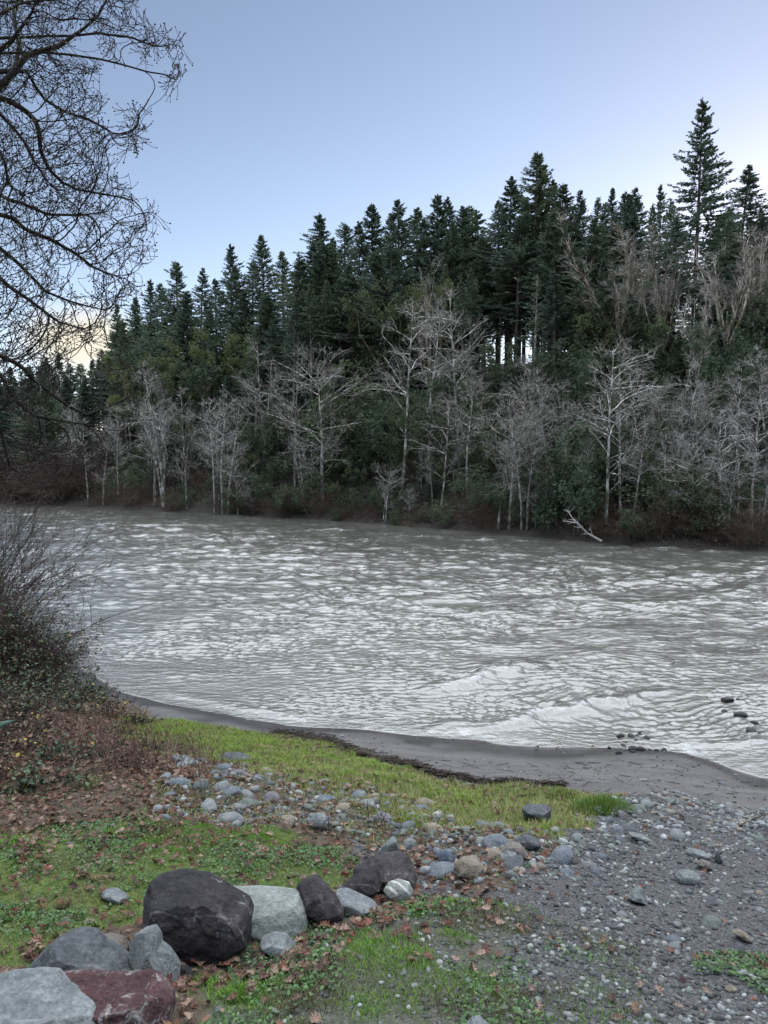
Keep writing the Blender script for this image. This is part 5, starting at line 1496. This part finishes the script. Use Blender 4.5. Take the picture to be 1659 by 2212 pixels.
    while st:
        i, p0 = st.pop()
        ln = [p0] if p0 is not None else []
        while True:
            ln.append(i)
            c = ch[i]
            if not c: tips.append(i); break
            m = max(c, key=lambda q: r[q])
            for q in c:
                if q != m: st.append((q, i))
            i = m
        while len(ln) > 1:                      # cut long chains into pieces of a few lengths
            K = 24 if len(ln) >= 24 else (12 if len(ln) >= 12 else len(ln))
            groups.setdefault((K, bool(r[ln[min(1, len(ln) - 1)]] > .0125)), []).append(ln[:K]); ln = ln[K - 1:]
    for (K, thick), g in groups.items():
        g = np.array(g); P = pos[g] - O; rr = r[g].copy()
        rr[:, 0] = np.minimum(rr[:, 0], rr[:, 1] * 1.25)
        (tk_ if thick else tw_).tubes(P, rr, 7 if thick else 3)
    tk_.build('branches', M['oak_bark'], root)
    # buds at and near the tips
    tp = pos[tips] - O; n = len(tp); ov, of = ico(1)
    # short upturned end twigs, several to a tip
    tip_d = pos[tips] - pos[par[tips]]; tip_d /= np.linalg.norm(tip_d, axis=1, keepdims=True) + 1e-9
    e0 = np.repeat(tp, 2, 0); e1 = side(np.repeat(tip_d, 2, 0), rg.uniform(.15, .8, 2 * n), rg)
    EB = grow(e0, e1, rg.uniform(.05, .2, 2 * n), 4, rg, .12, .12)
    tw_.tubes(EB, np.repeat(np.array([[.0036, .0034, .0032, .003]]), 2 * n, 0), 3)
    tp = EB[:, -1]; n = len(tp)
    V = tp[:, None] + ov[None] * rg.uniform(.006, .012, (n, 1, 1))
    tw_.add(V.reshape(-1, 3), (of[None] + (np.arange(n) * len(ov))[:, None, None]).reshape(-1, 3))
    tw_.build('twigs', M['oak_twig'], root)
    # beard lichen and moss hanging from the limbs
    th = np.nonzero((r > .016) & (pos[:, 0] < 5))[0]
    pick = rg.choice(th, 1500); m = len(pick)
    P0 = pos[pick] - O + rg.normal(0, 1, (m, 3)) * r[pick][:, None] * .8
    li = MB(); li.tubes(grow(P0, np.stack([rg.normal(0, .5, m), rg.normal(0, .5, m), rg.uniform(-1, .3, m)], 1), rg.uniform(.03, .13, m), 4, rg, -.3, .3), np.repeat(np.array([[.006, .005, .004, .002]]), m, 0), 3)
    li.build('lichen', M['lichen'], root)
    tag(root, 'bare mossy oak whose twiggy limbs hang in over the river', 'oak tree')
    # a few withered leaves still on the twigs
    print('oak nodes', N)
oak()

# ------------------------------------------------------------------ shrubs on the near left bank
def arch(name, px, py, d, h, w, seed, label, cat, mat, leaf_cols=None, nleaf=0, leaf=.035, n1=60, lean=(0, 0), r=.006, twigs=5, droop=-.12, part='canes'):
    rg = np.random.default_rng(seed)
    if d is None: c = hit1(px, py)
    else:
        c = at_depth(px, py, d); c[2] = gz1(c[0], c[1])
    root = empty(name, c); b = MB()
    a = rg.uniform(0, 2 * PI, n1); tl = rg.uniform(.05, 1.1, n1)
    P0 = np.stack([rg.normal(0, .22 * w, n1), rg.normal(0, .22 * w, n1), np.full(n1, -.03)], 1)
    P0[:, 2] += gz(P0[:, 0] + c[0], P0[:, 1] + c[1]) - c[2]
    D = np.stack([np.cos(a) * tl * w / h + lean[0], np.sin(a) * tl * w / h + lean[1], np.ones(n1)], 1)
    L = h * rg.uniform(.55, 1.25, n1)
    B1 = grow(P0, D, L, 9, rg, droop, .12)
    b.tubes(B1, np.repeat((r * np.linspace(1, .4, 9))[None], n1, 0), 4)
    p, T, pi, t = along(B1, twigs, rg, .2, 1)
    B2 = grow(p, side(T, rg.uniform(.3, 1.0, len(p)), rg), L[pi] * rg.uniform(.1, .38, len(p)), 5, rg, .02, .2)
    b.tubes(B2, np.repeat((r * np.linspace(.6, .3, 5))[None], len(p), 0), 3)
    p, T, pi2, t = along(B2, 2, rg, .2, 1)
    B3 = grow(p, side(T, rg.uniform(.3, 1.0, len(p)), rg), h * rg.uniform(.04, .12, len(p)), 3, rg, .02, .2)
    b.tubes(B3, np.repeat((r * np.array([.45, .4, .28]))[None], len(p), 0), 3)
    b.build(part, M[mat], root)
    if nleaf:
        f = MB(); q, T, _, _ = along(np.concatenate([B2], 0), max(1, int(nleaf / len(B2)) + 1), rg, .1, 1)
        q = q[rg.permutation(len(q))[:nleaf]]; n = len(q)
        s = rg.uniform(.5, 1.2, n) * leaf
        m4 = np.array([(0, 0, 0), (.5, -.42, .08), (1.1, 0, -.05), (.5, .42, .08)])
        V = np.einsum('nij,nkj->nki', rot_all(n, .7, rg), m4[None] * s[:, None, None]) + q[:, None]
        f.add(V.reshape(-1, 3), (np.arange(n) * 4)[:, None] + np.array([[0, 1, 2, 3]]), np.repeat(palette(n, *leaf_cols), 4, axis=0))
        f.build('leaves', M['bramble'], root, False)
    tag(root, label, cat)
    return root

GREENL = ([(.035, .06, .03), (.05, .085, .04), (.07, .10, .045), (.11, .07, .04), (.32, .24, .03)], [.38, .29, .11, .19, .03])
BROWNL = ([(.10, .06, .04), (.14, .085, .055), (.06, .07, .035), (.3, .22, .04)], [.45, .3, .2, .05])
arch('willow_shrub', -70, 1330, 19.5, 3.6, 3.0, 201, 'bare willow shrub arching out over the water from the near bank', 'shrub', 'willow_twig', n1=60, lean=(.6, -.1), r=.012, twigs=6, droop=-.06, part='stems')
arch('willow_shrub', -30, 1290, 22.5, 3.4, 2.6, 202, 'second bare willow shrub behind the arching one at the picture edge', 'shrub', 'willow_twig', n1=48, lean=(.5, 0), r=.012, twigs=6, droop=-.07, part='stems')
arch('willow_shrub', -120, 1200, 24, 5, 3.0, 203, 'tall twiggy willow shrub under the oak limbs at the picture edge', 'shrub', 'willow_twig', n1=50, lean=(.3, 0), r=.013, twigs=6, droop=-.04, part='stems')
arch('bramble', 25, 1440, 17.2, 1.75, 1.2, 211, 'dark dense bramble mound at the water edge with a few yellow leaves', 'bramble', 'willow_twig', GREENL, 1700, .075, 190, (.05, -.05), .007, 6)
arch('bramble', 95, 1455, 17.0, 1.25, .9, 212, 'lower dark bramble mound leaning over the water beside the dense one', 'bramble', 'willow_twig', GREENL, 800, .075, 150, (.15, 0), .007, 6)
arch('bramble', -70, 1400, 16.2, 2.1, 1.3, 213, 'leafy bramble mound at the picture edge behind the dense dark one', 'bramble', 'willow_twig', GREENL, 1400, .08, 140, (.1, 0), .007, 6)
for i, (px, py, h, w, nl, l) in enumerate(((150, 1535, .75, .7, 420, 'brown and green bramble on the bank below the dark mound'), (235, 1545, .55, .55, 300, 'bramble with dark leaves where bank meets the water'), (60, 1545, .9, .7, 500, 'tangled bramble with yellow leaves by the picture edge'), (300, 1565, .35, .4, 120, 'low sparse bramble at the start of the green grass'),
                                         (30, 1630, .75, .6, 420, 'leafy green bramble at the picture edge above the leaf litter'), (120, 1640, .55, .6, 160, 'bare reddish bramble canes over brown leaves'), (215, 1640, .5, .55, 90, 'thin reddish bramble canes in front of the flat slab'), (290, 1660, .45, .45, 60, 'sparse dead bramble stems beside the flat slab'),
                                         (60, 1710, .5, .45, 260, 'bright green bramble leaves over rusty leaves at the bank'), (160, 1700, .45, .5, 60, 'dead brown cane thicket above the strappy grass clump'), (-40, 1680, .8, .6, 300, 'tall bramble cut by the picture edge above the lawn'), (250, 1590, .4, .5, 80, 'dead brown bramble stems on the leafy bank'), (330, 1625, .35, .4, 30, 'last wispy dead stems beside the cobble band'))):
    arch('bramble', px, py, None, h * (1.0 if i < 5 else .72), w, 220 + i, l, 'bramble', 'willow_twig', GREENL if i % 3 != 1 else BROWNL, int(nl * 1.5), .055, 56 if i < 5 else 36, (.05, -.1), .004, 4)
arch('bramble', 690, 1800, None, .3, .5, 241, 'low trailing bramble over the lower edge of the cobbles', 'bramble', 'willow_twig', BROWNL, 22, .05, 12, (0, -.2), .004, 3)
arch('bramble', 800, 1790, None, .32, .4, 242, 'reddish bramble sprig with few leaves among the cobbles', 'bramble', 'willow_twig', GREENL, 16, .05, 10, (0, 0), .004, 3)
for i, (px, py, h, w, l) in enumerate(((-20, 1500, 1.0, .8, 'dark bramble thicket at the picture edge below the dense mound'), (100, 1500, .8, .7, 'dark bramble mass between the mound and the leafy bank'), (190, 1510, .55, .6, 'bramble trailing down to the water from the leafy bank'), (20, 1570, .8, .7, 'brown bramble with green leaves beside the blue-green leaf blade'))):
    arch('bramble', px, py, None, h, w, 260 + i, l, 'bramble', 'willow_twig', GREENL, 700, .06, 70, (.1, -.05), .0045, 5)
# dead upright stems through the leaf litter
def stems():
    b = MB(); rg = np.random.default_rng(77); n = 2600
    x, y = rg.uniform(-7, -1.8, n), rg.uniform(8, 14, n)
    k = inside(x, y, Z_LIT, .25); x, y = x[k], y[k]; n = len(x)
    P = grow(np.stack([x, y, gz(x, y) - .01], 1), rg.normal(0, .35, (n, 3)) + np.array([0, 0, 1]), rg.uniform(.12, .42, n), 4, rg, -.06, .16)
    b.tubes(P, np.repeat(np.array([[.0035, .003, .0025, .0015]]), n, 0), 3, palette(n, [(.10, .055, .045), (.14, .085, .065), (.07, .04, .035), (.2, .15, .11)]))
    tag(b.build('weed_stems', M['bramble']), 'dead reddish weed stems standing in the leaf litter', 'weeds', None, 'stuff')
stems()
# two thick pale leaf blades poking in at the picture edge
def blade(px0, py0, px1, py1, d, wd, label):
    a, c = at_depth(px0, py0, d), at_depth(px1, py1, d + .05)
    t = np.linspace(0, 1, 9); P = a + (c - a) * t[:, None]; P[:, 2] += .05 * np.sin(t * PI)
    ax = (c - a) / np.linalg.norm(c - a); s = np.cross(ax, FWD); s /= np.linalg.norm(s)
    w_ = wd * np.sin(np.clip(t * .8 + .2, 0, 1) * PI) ** .7
    nrm = np.cross(s, ax)
    V = np.concatenate([P + s * w_[:, None], P + nrm * (w_ * .5)[:, None], P - s * w_[:, None], P + nrm * (w_ * .62 + .004)[:, None]])
    i = np.arange(8)[:, None]; q = np.concatenate([i + np.array([[o, o + 1, p + 1, p]]) for o, p in ((0, 9), (9, 18), (18, 27), (27, 0))])
    o = mk('leaf_blade', V - a, q, M['blade_leaf']); o.location = Vector(a); tag(o, label, 'leaf')
blade(-120, 1640, 38, 1555, 6.5, .045, 'pale blue-green pointed leaf blade poking in beside the brambles')
blade(-60, 1985, 22, 1968, 4.6, .05, 'thick green leaf lying at the picture edge beside the lawn')

# ------------------------------------------------------------------ sky, added overhead fill, camera
AZ, EL = math.radians(35), math.radians(5.0)
w = bpy.data.worlds.new('World'); S.world = w; w.use_nodes = True
nt = w.node_tree; bg = nt.nodes['Background']
sky = nt.nodes.new('ShaderNodeTexSky'); sky.sky_type = 'NISHITA'; sky.sun_disc = False
sky.sun_elevation = EL; sky.sun_rotation = AZ; sky.air_density = .5; sky.dust_density = .1; sky.ozone_density = 1.0; sky.altitude = 0
wb = nt.nodes.new('ShaderNodeMix'); wb.data_type = 'RGBA'; wb.blend_type = 'MULTIPLY'; wb.inputs[0].default_value = 1   # white balance
wb.inputs[7].default_value = (1.60, 1.235, 1.075, 1)
nt.links.new(sky.outputs[0], wb.inputs[6])
# one small sunlit cloud low over the river bend
def wn(t, **k):
    x = nt.nodes.new('ShaderNode' + t)
    for a, b in k.items(): setattr(x, a, b)
    return x
tc = wn('TexCoord'); dv = ray(185, 742); dv = dv / np.linalg.norm(dv)
mp = wn('Mapping'); mp.inputs['Location'].default_value = [-float(v) for v in dv]; nt.links.new(tc.outputs['Generated'], mp.inputs[0])
sc_ = wn('Mapping'); sc_.inputs['Scale'].default_value = (1, 1, 1.9); nt.links.new(mp.outputs[0], sc_.inputs[0])
ns = wn('TexNoise'); ns.inputs['Scale'].default_value = 22; ns.inputs['Detail'].default_value = 6; nt.links.new(tc.outputs['Generated'], ns.inputs['Vector'])
ln_ = wn('VectorMath', operation='LENGTH'); nt.links.new(sc_.outputs[0], ln_.inputs[0])
ad = wn('Math', operation='MULTIPLY_ADD'); nt.links.new(ns.outputs['Fac'], ad.inputs[0]); ad.inputs[1].default_value = .09; nt.links.new(ln_.outputs['Value'], ad.inputs[2])
rp = wn('MapRange'); nt.links.new(ad.outputs[0], rp.inputs[0]); rp.inputs[1].default_value = .075; rp.inputs[2].default_value = .14; rp.inputs[3].default_value = .75; rp.inputs[4].default_value = 0
cm = wn('Mix'); cm.data_type = 'RGBA'; nt.links.new(rp.outputs[0], cm.inputs[0]); nt.links.new(wb.outputs[2], cm.inputs[6]); cm.inputs[7].default_value = (3.2, 2.7, 1.75, 1)
nt.links.new(cm.outputs[2], bg.inputs[0]); bg.inputs[1].default_value = .15
sl = bpy.data.lights.new('overhead_fill', 'SUN'); sl.energy = 3.2; sl.angle = math.radians(104); sl.color = (.925, .965, 1)   # added fill from above, lifts the bank beyond the sky's own light; nearly shadowless
so = bpy.data.objects.new('overhead_fill', sl); COL.objects.link(so)
SA, SE = math.radians(12), math.radians(78)
d = Vector((math.sin(SA) * math.cos(SE), math.cos(SA) * math.cos(SE), math.sin(SE)))
so.rotation_euler = d.to_track_quat('Z', 'Y').to_euler()
cam = bpy.data.cameras.new('camera'); co = bpy.data.objects.new('camera', cam); COL.objects.link(co)
co.location = Vector(CAM); co.rotation_euler = (PI / 2 - PITCH, 0, 0)
cam.sensor_fit = 'VERTICAL'; cam.sensor_height = 36; cam.lens = 18 * F / 1106; cam.clip_end = 3000; cam.clip_start = .05
S.camera = co
S.view_settings.view_transform = 'Standard'; S.view_settings.look = 'None'; S.view_settings.exposure = 1.17; S.view_settings.gamma = 1
S.cycles.max_bounces = 4; S.cycles.diffuse_bounces = 2; S.cycles.glossy_bounces = 2; S.cycles.transmission_bounces = 2
